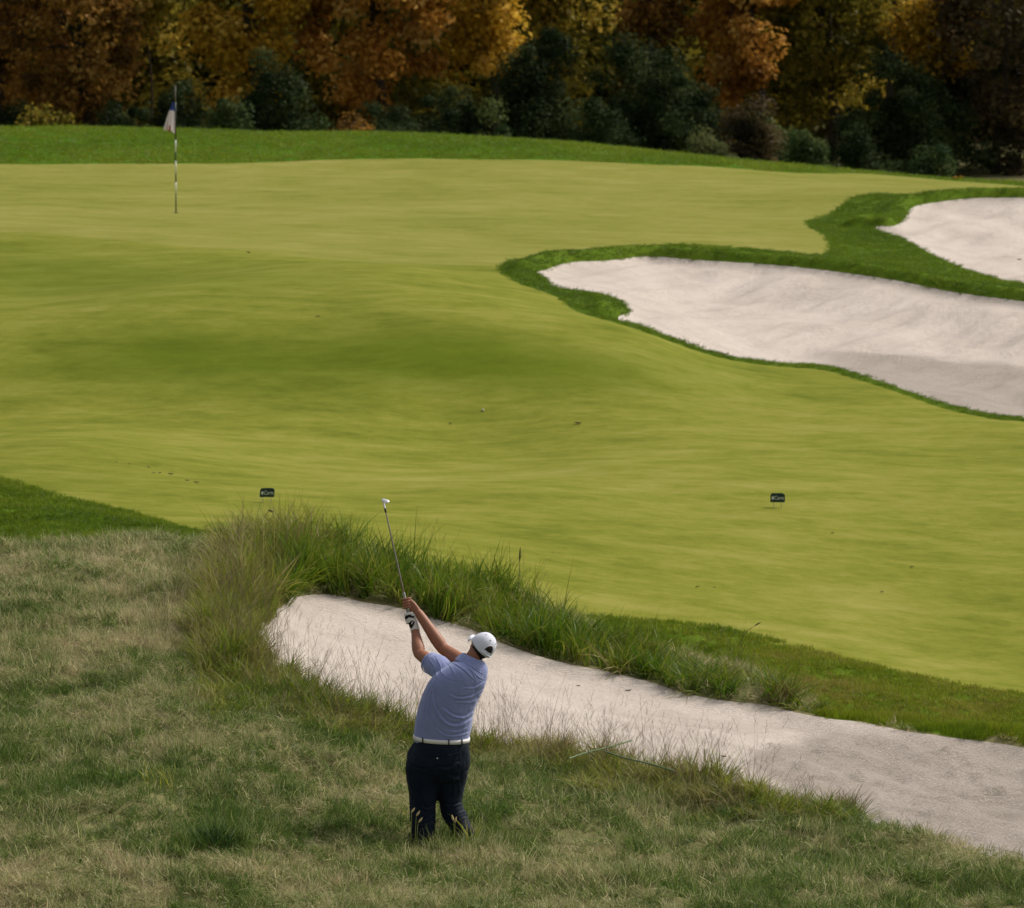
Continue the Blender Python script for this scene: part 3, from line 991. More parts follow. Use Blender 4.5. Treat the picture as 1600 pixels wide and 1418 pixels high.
def leaves(centres, radii, per, size, r, droop=0.3, flat=0.75, tones=None, wide=0.30):
    """leaf faces in clumps: folded four-cornered leaves, two triangles each"""
    n = len(centres)
    idx = np.repeat(np.arange(n), per)
    N = len(idx)
    d = r.normal(0, 1, (N, 3))
    d /= np.linalg.norm(d, axis=1)[:, None]
    q = r.random(N) ** 0.45
    P = centres[idx] + d * (radii[idx] * q)[:, None] * np.array([1.0, 1.0, flat])
    nrm = d * 0.7 + r.normal(0, 0.55, (N, 3)) + np.array([0, 0, 0.55])
    nrm /= np.linalg.norm(nrm, axis=1)[:, None]
    t = r.normal(0, 1, (N, 3)) + d * 0.6 - np.array([0, 0, droop])
    t -= nrm * (t * nrm).sum(1)[:, None]
    t /= np.linalg.norm(t, axis=1)[:, None]
    b = np.cross(nrm, t)
    L = (size * (0.65 + 0.7 * r.random(N)))[:, None]
    w = L * (wide + 0.12 * r.random(N))[:, None]
    tip, root = P + t * L * 0.55 - nrm * L * 0.08, P - t * L * 0.45
    s1, s2 = P + b * w + nrm * L * 0.07 + t * L * 0.05, P - b * w + nrm * L * 0.07 + t * L * 0.05
    V = np.stack([root, s1, tip, s2], 1).reshape(-1, 3)
    k = np.arange(N)[:, None] * 4
    T = np.concatenate([k + np.array([0, 1, 2]), k + np.array([0, 2, 3])])
    tn = (0.46 + r.normal(0, 0.27, n)) if tones is None else tones
    return V, T, np.repeat(r.random(N), 4), np.repeat(tn[idx], 4)


def crown_mesh(name, V, T, rn, tn):
    me = np_mesh(name, V, T, smooth=False)
    add_attr(me, 'rnd', rn)
    add_attr(me, 'tone', tn)
    return me


def limb(mb, a, b, r0, r1, r, sag=0.0, k=7):
    a, b = np.asarray(a, float), np.asarray(b, float)
    L = np.linalg.norm(b - a)
    mid = (a + b) / 2 + r.normal(0, 0.06, 3) * L + np.array([0, 0, sag])
    mb.tube([a, mid, b], [r0, (r0 + r1) / 2, r1], k=k, sub=4, dome=False)


def ground_far(x, Y):
    return float(tps(x, min(Y, 150.0))) if Y < 150 else 0.1


def tree(name, label, cat, px, ybot, Y, rx, top, kind, clumps, per, leaf, seed, group, cr=0.55, trunk=0.2, stem_dx=0.0, gap=0.0, ry=None):
    """trunk and limbs carry a crown whose lowest leaves hang at pixel row ybot"""
    r = np.random.default_rng(seed)
    c = at(px, ybot, Y)
    g = -0.2
    zb, zt = c[2], top
    x0 = c[0] + stem_dx
    o = empty(name, (x0, Y, g))
    zc, rz = (zb + zt) / 2 - g, (zt - zb) / 2
    cen = []
    ry = ry or rx * 0.8
    while len(cen) < clumps:
        d = r.normal(0, 1, 3)
        d /= np.linalg.norm(d)
        q = 0.45 + 0.55 * r.random() ** 0.6
        p = d * q * np.array([rx, ry, rz])
        if r.random() < gap and p[2] > 0: continue
        cen.append(p + np.array([c[0] - x0, 0, zc]))
    cen = np.array(cen)
    rr = cr * (0.6 + 0.8 * r.random(clumps))
    low = (cen[:, 2] < 5.5 - g)                         # only the lower crown comes into the picture: fewer leaves above it
    pc = np.where(low, per, per // 3).astype(int)
    sz = np.where(low, 1.0, 1.6)
    V, T, rn, tn = leaves(cen, rr, pc, leaf * np.repeat(sz, pc), r)
    link('crown', crown_mesh('crown', V, T, rn, tn), M_leaf[kind], o)
    mb = MB()
    hub = np.array([(c[0] - x0) * 0.5, 0, max(1.0, zb - g + rz * 0.5)])
    topp = np.array([(c[0] - x0), 0, zc + rz * 0.6])
    mb.tube([(0, 0, -0.3), (0.04, 0, hub[2] * 0.5), hub, topp], [trunk * 1.3, trunk, trunk * 0.8, trunk * 0.25], k=9, dome=False)
    link('trunk', mb.mesh('trunk'), M_bark, o)
    for k, ci in enumerate(r.choice(clumps, min(11, clumps), replace=False)):
        mb = MB()
        t0 = 0.1 + 0.7 * r.random()
        a = hub * (1 - t0) + topp * t0
        limb(mb, a, cen[ci], trunk * 0.42, trunk * 0.1, r, 0.1)
        limb(mb, (a + cen[ci]) / 2, cen[(ci * 7 + 3) % clumps] * 0.4 + cen[ci] * 0.6, trunk * 0.22, trunk * 0.06, r)
        link('limb', mb.mesh('limb'), M_bark, o)
    tag(o, label, cat, group)
    return o


G1 = 'autumn trees behind the green'
# name, label, px, lowest leaves, distance, half width, top, kind, clumps, leaves per clump, leaf length, seed
TREES = [
    ('broadleaf_tree', 'dark olive brown tree in the top left corner of the wood', -10, 175, 150, 1.9, 8.5, 'rust', 90, 130, 0.15, 1),
    ('broadleaf_tree', 'rusty low tree just left of the flagstick, hanging to the grass', 120, 196, 147, 1.35, 6.0, 'rust', 80, 130, 0.14, 2),
    ('broadleaf_tree', 'olive green tree high above the flag', 215, 95, 152, 1.5, 8.0, 'olive', 70, 130, 0.15, 3),
    ('broadleaf_tree', 'golden tree whose branches droop right of the flag', 375, 165, 148, 1.25, 7.5, 'gold', 75, 135, 0.15, 4),
    ('broadleaf_tree', 'bright orange brown tree left of centre reaching down to the far rough', 580, 190, 149, 1.75, 8.5, 'orange', 110, 140, 0.15, 5),
    ('broadleaf_tree', 'yellow orange tree above the middle of the green', 745, 135, 150, 1.25, 7.5, 'gold', 75, 130, 0.16, 6),
    ('broadleaf_tree', 'olive yellow tree over the dark evergreen mass', 870, 75, 153, 1.3, 8.0, 'olive', 60, 130, 0.16, 7),
    ('broadleaf_tree', 'thin brown tree with a dark bare limb and few hanging leaves', 1020, 95, 148, 0.75, 7.0, 'rust', 30, 120, 0.15, 8),
    ('broadleaf_tree', 'vivid orange tree right of centre above the evergreens', 1160, 150, 148, 1.15, 8.0, 'orange', 80, 135, 0.16, 9),
    ('broadleaf_tree', 'olive gold tree between the orange tree and the dark right corner', 1290, 195, 150, 1.5, 8.0, 'olive', 95, 130, 0.15, 10),
    ('broadleaf_tree', 'small golden branchy tree lit against the dark right side', 1458, 130, 148.0, 0.85, 4.0, 'gold', 30, 140, 0.15, 11),
    ('broadleaf_tree', 'dusky brown tree at the right edge of the wood', 1580, 262, 147, 1.5, 7.0, 'brown', 90, 130, 0.14, 12),
    ('broadleaf_tree', 'golden brown tree just beyond the left end of the wood in view', -190, 180, 150, 1.9, 8.5, 'gold', 60, 120, 0.15, 14),
    ('broadleaf_tree', 'orange tree standing farthest left along the wood', -400, 190, 150, 2.0, 8.5, 'orange', 60, 120, 0.15, 15),
    ('broadleaf_tree', 'olive tree beyond the right end of the wood in view', 1790, 230, 150, 1.9, 8.5, 'olive', 60, 120, 0.15, 16),
    ('broadleaf_tree', 'rusty tree standing farthest right along the wood', 2000, 230, 150, 2.0, 8.5, 'rust', 60, 120, 0.15, 17),
    ('broadleaf_tree', 'dull olive tree high in the top right corner', 1420, 20, 156, 2.0, 8.5, 'olive', 60, 120, 0.16, 13),
]
for nm, lb, px, yb, Y, rx, top, kd, cl, per, lf, sd in TREES:
    tree(nm, lb, 'tree', px, yb + (0 if sd in (11, 13) else 12), Y, rx * 1.12, top, kd, cl, per, lf, sd, G1, stem_dx=random.uniform(-0.5, 0.5), trunk=0.028 if sd in (3, 11) else 0.09 + 0.02 * (sd % 3))

G2 = 'evergreens and shrubs along the wood edge'


def shrub(name, label, cat, px, Y, w, ytop, kind, clumps, per, leaf, seed, cr=0.35, droop=0.0, cone=0.0):
    """bushy plant standing on the ground, its top at pixel row ytop"""
    r = np.random.default_rng(seed)
    c = at(px, ytop, Y)
    h = c[2] + 0.2
    o = empty(name, (c[0], Y, -0.2))
    cen = []
    lobes = [(r.uniform(-0.75, 0.75) * w, r.uniform(-0.4, 0.4) * w, r.uniform(0.55, 1.0), r.uniform(0.45, 0.75)) for _ in range(5)]
    lobes[0] = (0.0, 0.0, 1.02, 0.7)
    while len(cen) < clumps:
        t = r.random()
        lx, ly, lh, lw = lobes[r.integers(5)]
        a = r.random() * 2 * math.pi
        q = math.sqrt(r.random()) * 0.75 + 0.25
        wid = w * ((1 - cone) * math.sqrt(max(0.05, 1 - (2 * t - 0.75) ** 2 / 1.7)) + cone * (1.05 - t))
        wid *= lw * (1.0 + 0.25 * r.normal())
        cen.append((lx + math.cos(a) * q * wid, ly + math.sin(a) * q * wid * 0.8, 0.12 + t * (h * lh - cr * 0.7 - 0.12)))
    cen = np.array(cen)
    rr = cr * (0.5 + 1.0 * r.random(clumps))
    fine = kind in ('dark', 'green', 'pale', 'brown')
    V, T, rn, tn = leaves(cen, rr, np.full(clumps, int(per * (1.9 if fine else 1.2))), leaf * (0.8 if fine else 1.0), r, -0.5 if kind == 'dark' else droop, 0.9, wide=0.13 if kind == 'dark' else 0.26)
    link('crown', crown_mesh('crown', V, T, rn, tn), M_leaf[kind], o)
    mb = MB()
    for k in range(2):
        limb(mb, (0.05 * k - 0.08, 0, -0.2), cen[r.integers(clumps)] * 0.6, 0.04, 0.015, r)
    link('stem', mb.mesh('stem'), M_bark, o)
    tag(o, label, cat, G2)


SHRUBS = [
    ('evergreen_shrub', 'dark evergreen at the foot of the tree left of the flag', 20, 146, 0.9, 150, 'dark', 40, 150, 0.11, 31),
    ('evergreen_shrub', 'dark evergreen directly behind the flag', 262, 145, 0.95, 112, 'dark', 50, 150, 0.11, 32),
    ('conifer', 'tall dark juniper between the golden and the orange tree', 425, 143, 0.95, 62, 'dark', 75, 150, 0.11, 33),
    ('shrub', 'low green shrub right of the juniper', 350, 142, 0.6, 150, 'green', 30, 140, 0.10, 34),
    ('shrub', 'blue green shrub behind the middle of the far rough', 655, 143, 0.95, 135, 'dark', 50, 150, 0.11, 35),
    ('shrub', 'lighter green shrub left of the big evergreen mass', 765, 142, 0.65, 160, 'green', 35, 140, 0.10, 36),
    ('evergreen_tree', 'big dark evergreen at the left of the central mass', 860, 145, 1.25, 40, 'dark', 95, 150, 0.12, 37),
    ('evergreen_tree', 'big dark evergreen in the middle of the central mass', 985, 144, 1.2, 52, 'dark', 95, 150, 0.12, 38),
    ('shrub', 'blue green shrub at the foot of the central evergreens', 920, 141, 0.8, 150, 'dark', 45, 150, 0.10, 39),
    ('evergreen_tree', 'dark evergreen under the vivid orange tree', 1075, 145, 0.9, 95, 'dark', 60, 150, 0.12, 40),
    ('shrub', 'pale green shrub at the edge of the far rough right of centre', 1105, 140, 0.52, 196, 'pale', 26, 140, 0.085, 41),
    ('shrub', 'dull brown green bush right of the pale shrub', 1180, 142, 0.7, 150, 'brown', 40, 140, 0.10, 42),
    ('shrub', 'mid green shrub below the olive gold tree', 1265, 140, 0.6, 195, 'green', 32, 140, 0.09, 43),
    ('evergreen_tree', 'near black evergreen filling the right part of the wood', 1385, 145, 1.3, 70, 'dark', 90, 150, 0.12, 44),
    ('shrub', 'grass green shrub low at the right end of the wood', 1450, 139, 0.5, 218, 'green', 26, 140, 0.09, 45),
    ('evergreen_tree', 'dark evergreen in the gap beside the right edge', 1500, 149, 1.4, 10, 'dark', 90, 140, 0.13, 46),
    ('shrub', 'dark blue green shrub at the far right behind the dusky tree', 1335, 141, 0.6, 195, 'dark', 30, 150, 0.10, 47),
    ('shrub', 'dark shrub between the orange brown tree and the blue green shrub', 605, 144, 0.75, 150, 'dark', 40, 150, 0.10, 51),
    ('shrub', 'dark low bush left of the blue green shrub, right of the flag', 480, 143, 0.7, 165, 'green', 34, 140, 0.10, 52),
    ('shrub', 'dark bush between the lighter green shrub and the blue green shrub', 710, 144, 0.7, 120, 'dark', 40, 150, 0.10, 53),
    ('shrub', 'dark green bush right of the dull brown green bush', 1215, 143, 0.8, 165, 'green', 40, 140, 0.10, 54),
    ('shrub', 'dark olive bush low in the left corner of the wood', 75, 144, 0.9, 160, 'olive', 40, 140, 0.10, 55),
    ('evergreen_shrub', 'dark evergreen bush left of the flag under the rusty tree', 185, 144, 0.8, 150, 'dark', 40, 150, 0.10, 56),
    ('evergreen_tree', 'dark evergreen behind the grass green shrub at the right', 1455, 146, 1.0, 120, 'dark', 60, 150, 0.12, 57),
    ('shrub', 'brownish shrub below the orange brown tree', 545, 141, 0.55, 168, 'rust', 28, 140, 0.10, 48),
]
for s in SHRUBS:
    cat = 'shrub' if s[0] in ('shrub', 'evergreen_shrub') else 'tree'
    nm, lb, px, Y, w, yt, kd, cl, per, lf, sd = s
    shrub(nm, lb, cat, px, Y, w, yt, kd, cl, per, lf, sd, cone=0.5 if 'conifer' in nm else 0.15, cr=0.38 if w > 0.85 else 0.3)

# the rest of the wood behind, one dark mass
r_ = np.random.default_rng(77)
n_ = 1000
cen_ = np.stack([r_.uniform(-24, 24, n_), r_.uniform(157, 168, n_), -0.2 + 9.7 * r_.random(n_) ** 1.7], 1)
V_, T_, rn_, tn_ = leaves(cen_, 0.8 + 0.6 * r_.random(n_), np.full(n_, 120), 0.26, r_)
tag(link('wood', crown_mesh('wood', V_, T_, rn_, tn_ * 0.6), M_leaf['olive']), kind='stuff')
n_ = 560
cen_ = np.stack([r_.uniform(-24, 24, n_), r_.uniform(168, 176, n_), -0.2 + 11.2 * r_.random(n_) ** 1.6], 1)
V_, T_, rn_, tn_ = leaves(cen_, 1.2 + 0.6 * r_.random(n_), np.full(n_, 90), 0.45, r_)
tag(link('wood', crown_mesh('wood', V_, T_, rn_, tn_ * 0.6), M_leaf['dark']), kind='stuff')
# ------------------------------------------------------------------ flagstick
M_white = plain('white_paint', (0.72, 0.71, 0.68), 0.4, 0.4, var=0.05)
M_black = plain('dark_green_paint', (0.018, 0.032, 0.020), 0.4, 0.4)
M_pole_olive = plain('dull_green_paint', (0.06, 0.075, 0.03), 0.5, 0.3)
M_grey = plain('grey_paint', (0.16, 0.155, 0.14), 0.6, 0.2)  # duller grey for the top section of the pole and the finial
base = on_ground(275, 333)
fl = empty('flagstick', base)
tag(fl, 'thin flagstick banded dark green and white standing in the hole on the green', 'flagstick')
zt = (at(273, 137, base[1])[2] - base[2])
segs = [(333, 302, M_pole_olive), (302, 285, M_white), (285, 270, M_black), (270, 252, M_white), (252, 237, M_black), (237, 219, M_white), (219, 160, M_black), (160, 135, M_grey)]
for y0, y1, m in segs:
    z0, z1 = (at(275, y0, base[1])[2] - base[2]), (at(275, y1, base[1])[2] - base[2])
    mb = MB()
    mb.tube([(0, 0, z0 + (0.001 if y0 < 333 else -0.03)), (0, 0, z1)], [0.0115, 0.0115], k=10, sub=1, dome=False)
    link('pole_segment', mb.mesh('pole_segment'), m, fl)
mb = MB()
mb.ball((0, 0, zt + 0.012), 0.016, nu=10, nv=8)
link('finial', mb.mesh('finial'), M_grey, fl)


def flag_cloth():
    """square cloth hanging limp: gathered under its top corner in folds"""
    nu, nv = 26, 30
    V, uv = [], []
    H = 0.49
    for j in range(nv):
        t = j / (nv - 1)
        for i in range(nu):
            s = i / (nu - 1)
            spread = 0.03 + 0.155 * t ** 0.85
            fold = math.sin(s * 11.0 + t * 1.2) * (0.018 + 0.035 * t)
            drop = H * t * (1.0 - 0.06 * math.sin(s * 9)) - (0.06 * s * t) + 0.055 * t * max(0, math.sin(s * 8.5 + 0.6))
            V.append((-0.012 - s * spread, fold - 0.02, -drop))
            uv.append((s, t))
    T = []
    for j in range(nv - 1):
        for i in range(nu - 1):
            a = j * nu + i
            T.append((a, a + 1, a + nu + 1, a + nu))
    return np.array(V), np.array(T), np.array(uv)


Vf, Tf, uvf = flag_cloth()
mf = Mat('flag_cloth')
tt = mf.attr('band')
ss = mf.attr('across')
blue = mf.ramp(tt, [(0.0, (0.10, 0.16, 0.42)), (0.27, (0.10, 0.16, 0.42)), (0.30, (0.78, 0.74, 0.76)), (1.0, (0.80, 0.75, 0.76))])
red = mf.math('MULTIPLY', mf.math('GREATER_THAN', tt, 0.80), mf.math('MULTIPLY', mf.math('GREATER_THAN', ss, 0.40), mf.math('LESS_THAN', ss, 0.58)))
mf.leaf(mf.mix(red, blue, (0.40, 0.05, 0.06)), 0.5, 0.01)
me = np_mesh('flag', Vf, Tf)
add_attr(me, 'band', uvf[:, 1])
add_attr(me, 'across', uvf[:, 0])
fo = link('flag', me, mf.m, fl, (0, 0, at(275, 160, base[1])[2] - base[2]))
sm = fo.modifiers.new('thick', 'SOLIDIFY'); sm.thickness = 0.002
# the hole
cup = MB()
cup.tube([(0, 0, 0.003), (0, 0, 0.006)], [0.054, 0.054], k=24, sub=1, dome=False)
link('hole_cup', cup.mesh('hole_cup'), plain('hole_dark', (0.02, 0.02, 0.018)), fl)

# ------------------------------------------------------------------ cart signs
M_sign = plain('sign_green', (0.006, 0.030, 0.022), 0.45, 0.35)
M_sign_white = plain('sign_white', (0.62, 0.66, 0.60), 0.5, 0.3, var=0.05)
M_wire = plain('sign_wire', (0.20, 0.20, 0.19), 0.4, 0.5)


def text_mesh(body, size):
    c = bpy.data.curves.new('lettering', 'FONT')
    c.body = body
    c.size = size
    c.extrude = 0.0006
    c.align_x, c.align_y = 'LEFT', 'CENTER'
    o = bpy.data.objects.new('tmp', c)
    COL.objects.link(o)
    dg = bpy.context.evaluated_depsgraph_get()
    dg.update()
    me = bpy.data.meshes.new_from_object(o.evaluated_get(dg))
    bpy.data.objects.remove(o)
    me.materials.clear()
    return me


def cart_sign(px, ybase, label, lean=0.0, yaw=0.0):
    b = on_ground(px, ybase)
    s = 1.0 / (F / b[1])                                 # metres per photograph pixel here
    w, h, clr = 23.0 * s, 14.5 * s, 8.5 * s
    o = empty('cart_sign', b, yaw)
    tag(o, label, 'sign', 'small cart direction signs')
    mb = MB()
    pts = []
    rc = [0.30, 0.34, 0.08, 0.08]
    for (cx, cz, a0, rr) in ((w / 2, h, 0, rc[1]), (-w / 2, h, 90, rc[0]), (-w / 2, 0, 180, rc[2]), (w / 2, 0, 270, rc[3])):
        rr *= h
        ox, oz = cx - math.copysign(rr, cx), (cz - rr) if cz else rr
        for k in range(6):
            q = rad(a0 + 18 * k)
            pts.append((ox + rr * math.cos(q), oz + rr * math.sin(q)))
    pts = np.array(pts)
    sk = lean * pts[:, 1]
    ring = lambda y, k: np.stack([pts[:, 0] * k + sk, np.full(len(pts), y), (pts[:, 1] - h / 2) * k + h / 2 + clr], 1)
    mb.loft([ring(-0.005, 0.97), ring(-0.003, 1.0), ring(0.003, 1.0), ring(0.005, 0.97)])
    link('board', mb.mesh('board', False), M_sign, o)
    for sx in (-0.27, 0.27):
        mb = MB()
        mb.tube([(sx * w, 0.0, -0.05), (sx * w, 0.0, clr + 0.02)], [0.003, 0.003], k=6, sub=1)
        link('leg', mb.mesh('leg'), M_wire, o)
    zc = clr + h * 0.47
    mb = MB()
    A = [(-0.43 * w, zc), (-0.31 * w, zc + 0.27 * h), (-0.31 * w, zc + 0.1 * h), (-0.25 * w, zc + 0.1 * h), (-0.25 * w, zc - 0.1 * h), (-0.31 * w, zc - 0.1 * h), (-0.31 * w, zc - 0.27 * h)]
    mb.add([(x + lean * (z - clr), -0.0058, z) for x, z in A], [(0, 6, 5, 4, 3, 2, 1)])
    link('arrow', mb.mesh('arrow', False), M_sign_white, o)
    tm = text_mesh('Carts', h * 0.60)
    xs = [v.co.x for v in tm.vertices]
    k = 0.66 * w / (max(xs) - min(xs))
    for v in tm.vertices:
        x, y, z = v.co
        v.co = (-0.22 * w + (x - min(xs)) * k + lean * (y + h * 0.47), -0.0062 - z, zc + y * 0.95)
    link('lettering', tm, M_sign_white, o)
    return o


cart_sign(417, 784, 'small dark green sign with an arrow on the fairway above the tall grass mound', lean=0.08, yaw=0.05)
cart_sign(1215, 792, 'small dark green sign with an arrow alone on the fairway to the right', lean=0.0, yaw=-0.06)

# ------------------------------------------------------------------ small things on the grass
M_ball = plain('ball_white', (0.42, 0.44, 0.25), 0.35, 0.5, var=0.03)
b = on_ground(754.5, 643)
mb = MB()
mb.ball((0, 0, 0.014), 0.018, nu=16, nv=12)
tag(link('golf_ball', mb.mesh('golf_ball'), M_ball, None, b), 'tiny pale golf ball lying on the fairway slope below the big bunker', 'ball')

M_dead = plain('dead_leaf', (0.085, 0.060, 0.028), 0.8, 0.2, var=0.4, scale=60)
M_dead_yellow = plain('yellow_leaf', (0.36, 0.26, 0.07), 0.7, 0.2, var=0.3, scale=60)


def leaf_mesh(L, W, curl, r):
    """curled leaf with lobes and a stalk"""
    n = 9
    V, T = [], []
    for i in range(n):
        t = i / (n - 1)
        w = W * math.sin(math.pi * min(1, t * 0.92 + 0.06)) ** 0.8 * (0.8 + 0.35 * math.sin(i * 2.4))
        for s in (-1, 0, 1):
            V.append(((t - 0.5) * L, s * w, 0.004 + curl * abs(s) * w * 1.2 + curl * L * (t - 0.5) ** 2 + r.uniform(-.1, .1) * w * abs(s)))
    for i in range(n - 1):
        for j in range(2):
            a = i * 3 + j
            T.append((a, a + 1, a + 4, a + 3))
    me = np_mesh('fallen_leaf', np.array(V), np.array(T))
    return me


def fallen(px, py, L, label, group=None, mat=None, rz=0.0, curl=0.5):
    r = np.random.default_rng(int(px * 7 + py))
    b = on_ground(px, py)
    me = leaf_mesh(L, L * 0.3, curl, r)
    o = link('fallen_leaf', me, mat or M_dead, None, b + np.array([0, 0, 0.004]))
    o.rotation_euler = (r.uniform(-.2, .2), r.uniform(-.2, .2), rz)
    m = o.modifiers.new('thick', 'SOLIDIFY'); m.thickness = 0.002
    tag(o, label, 'leaf', group)


fallen(388, 396, 0.065, 'single dark leaf where the green meets the fairway left of centre')
fallen(497, 496, 0.06, 'single dark leaf at the top of the fairway slope left of centre')
fallen(903, 663, 0.10, 'single brown leaf on the fairway below the big bunker', rz=-0.2)
fallen(704, 663, 0.045, 'speck of a brown leaf just below the golf ball')
ORD = ['first', 'second', 'third', 'fourth', 'fifth', 'sixth', 'seventh', 'eighth']
for k, (px, py, L) in enumerate(((182, 722, .03), (202, 725, .03), (232, 730, .04), (240, 739, .04), (250, 739, .045), (267, 741, .07), (293, 751, .05), (307, 754, .07))):
    fallen(px, py, L, ORD[k] + ' dark leaf crumb from the left in the row left of the left sign', 'crumbs of leaves left of the left sign')
for px, py, L, w in ((1090, 917, .045, 'left of the pair above the mown bank'), (1301, 833, .04, 'nearest the right sign'), (1425, 886, .05, 'largest, far right on the open fairway'),
                     (1378, 925, .045, 'lowest of those right of the sign'), (1116, 918, .03, 'right of the pair above the mown bank')):
    fallen(px, py, L, 'dark leaf speck on the fairway, ' + w, 'specks of leaves below the right sign')
fallen(904, 1072, 0.045, 'dark leaf on the sand to the right of the golfer, left of the pair')
fallen(982, 1080, 0.07, 'dark leaf on the sand to the right of the golfer, right of the pair')
fallen(1131, 1183, 0.06, 'dark leaf on the sand behind the wispy stems at the right')
fallen(1593, 407, 0.07, 'dark leaf at the right edge in the rear bunker')
fallen(1497, 272, 0.22, 'orange leaf cluster at the foot of the wood near the right edge', None, plain('orange_leaf', (0.5, 0.22, 0.02)), curl=0.9)

# pale green cords lying crossed on the rough
M_cord = plain('cord_green', (0.14, 0.19, 0.10), 0.8, 0.1, var=0.25)


def cord(pts, rr, label):
    W = np.array([on_ground(*p) for p in pts])
    W[:, 2] += 0.21
    c = W[0].copy()
    mb = MB()
    mb.tube(W - c, [rr] * len(W), k=7, sub=4)
    tag(link('marking_cord', mb.mesh('marking_cord'), M_cord, None, c), label, 'cord', 'pale cords on the rough')


cord([(889, 1222), (915, 1213), (945, 1206), (968, 1199), (987, 1193)], 0.0075, 'pale green cord rising to the right in the rough right of the golfer')
cord([(946, 1211), (975, 1221), (1000, 1227), (1030, 1235), (1052, 1242)], 0.0075, 'pale green cord sloping down to the right in the rough right of the golfer')

# single tall stems
M_reed = plain('reed_stem', (0.085, 0.105, 0.03), 0.7, 0.2)
M_head = plain('reed_head', (0.075, 0.070, 0.028), 0.8, 0.1, var=0.3, scale=120)


def reed(pts, Y, head, rr, hr, label, m1=M_reed, m2=M_head, name='tall_stem', group=None):
    W = np.array([at(px, py, Y) for px, py in pts])
    W[0][2] = float(gz(W[0][0], Y)) - 0.02
    c = W[0].copy()
    o = empty(name, c)
    mb = MB()
    mb.tube(W - c, [rr] * (len(W) - 1) + [rr * 0.6], k=6, sub=4)
    link('stalk', mb.mesh('stalk'), m1, o)
    mb = MB()
    A, B = W[-1] - c, at(*head, Y) - c
    mb.tube([A, A * 0.6 + B * 0.4, B], [hr * 0.7, hr, hr * 0.25], k=8, sub=5)
    h = mb.mesh('seed_head')
    link('seed_head', h, m2, o)
    tag(o, label, 'grass stem', group)


reed([(806, 960), (809, 925), (812, 885), (812, 874)], 62.4, (813, 854), 0.0035, 0.010, 'tall upright stem with a dark seed head above the bank behind the cap')
reed([(402, 850), (404, 828), (414, 806), (420, 796)], 61.8, (428, 799), 0.003, 0.010, 'bent brown seed head nodding over the mound below the left sign')
reed([(1150, 1010), (1165, 988), (1180, 976)], 62.0, (1189, 971), 0.003, 0.007, 'slanting thin stem above the mown bank at the right')
M_fox = plain('foxtail_head', (0.48, 0.38, 0.19), 0.8, 0.1, var=0.25, scale=200)
M_foxs = plain('foxtail_stem', (0.22, 0.25, 0.05), 0.7, 0.2)
FOX = ['topmost yellow', 'middle yellow', 'lowest yellow', 'left yellow', 'right yellow']
for k, (p0, p1, p2) in enumerate((((640, 1292), (643, 1278), (648, 1261)), ((647, 1293), (650, 1280), (656, 1266)), ((648, 1300), (653, 1287), (660, 1276)),
                                  ((711, 1297), (709, 1286), (706, 1272)), ((709, 1300), (711, 1288), (713, 1275)))):
    hd = (p2[0] - 5, p2[1] + 7) if k < 3 else (p2[0] + (2 if k == 3 else -2), p2[1] + 8)
    reed([p0, p1, hd], 49.55 - 0.02 * k, p2, 0.0022, 0.0085, FOX[k] + ' foxtail seed head in front of the golfer\'s ' + ('left' if k < 3 else 'right') + ' trouser leg',
         M_foxs, M_fox, 'foxtail_stem', 'foxtails at the golfer\'s left leg' if k < 3 else 'foxtails at the golfer\'s right leg')

# yellow blades by the right foot, dark tussocks
M_yblade = grass_material('yellow_blades', [(0.35, 0.36, 0.02), (0.45, 0.42, 0.03), (0.5, 0.45, 0.05)])
M_tuss = {'dark': plain('tussock_dark', (0.035, 0.080, 0.014), 0.7, 0.2, var=0.5, scale=90), 'brown': plain('tussock_brown', (0.22, 0.17, 0.075), 0.8, 0.1, var=0.5, scale=90),
          'yellow': plain('tussock_yellow', (0.42, 0.42, 0.025), 0.6, 0.2, var=0.2)}


def tussock(px, py, n, radius, h, mat, label, seed, width=0.007, bend=1.0, lean=0.35, group=None):
    t = tuft_mesh('tussock', n, radius, h, 0.35, width, bend, lean, mat, seed, segs=4)
    b = on_ground(px, py)
    COL.objects.link(t)
    t.name = 'grass_tussock'
    t.location = b
    tag(t, label, 'grass tussock', group)


tussock(340, 1318, 260, 0.17, 0.22, M_tuss['dark'], 'dark green tussock in the rough at the lower left of the golfer', 501)
tussock(1322, 1272, 260, 0.14, 0.26, M_tuss['brown'], 'brown tussock on the near edge of the front bunker at the right', 502)
tussock(1218, 1092, 220, 0.14, 0.22, M_tuss['brown'], 'browned tussock at the right end of the bank grass', 503)
tussock(737, 1324, 12, 0.035, 0.30, M_tuss['yellow'], 'bright yellow blades by the golfer\'s right shoe', 504, width=0.010, bend=0.5)
tussock(726, 1316, 4, 0.02, 0.30, M_tuss['yellow'], 'two yellow green blades in front of the golfer\'s right ankle', 505, width=0.008, bend=0.6)
tussock(245, 1232, 30, 0.16, 0.27, M_tuss['yellow'], 'yellowish thin blades left of the straw patch in the rough', 506, width=0.004, bend=0.6)
tussock(632, 1272, 8, 0.03, 0.10, M_tuss['yellow'], 'small yellow green blades left of the golfer\'s left leg', 507, width=0.006, bend=0.6)
# ------------------------------------------------------------------ the golfer
MD = 50.0                                              # he stands 50 m away
O_man = on_ground(690, 1318)
MD = O_man[1]
S = F / MD                                             # pixels per metre at the golfer
man = empty('person', O_man)
tag(man, 'golfer in periwinkle polo, navy trousers and white cap, both arms raised with the club', 'person')


def P(px, py, dy=0.0):
    return at(px, py, MD + dy) - O_man


def npf(v):
    v = np.asarray(v, float)
    return v / np.linalg.norm(v)


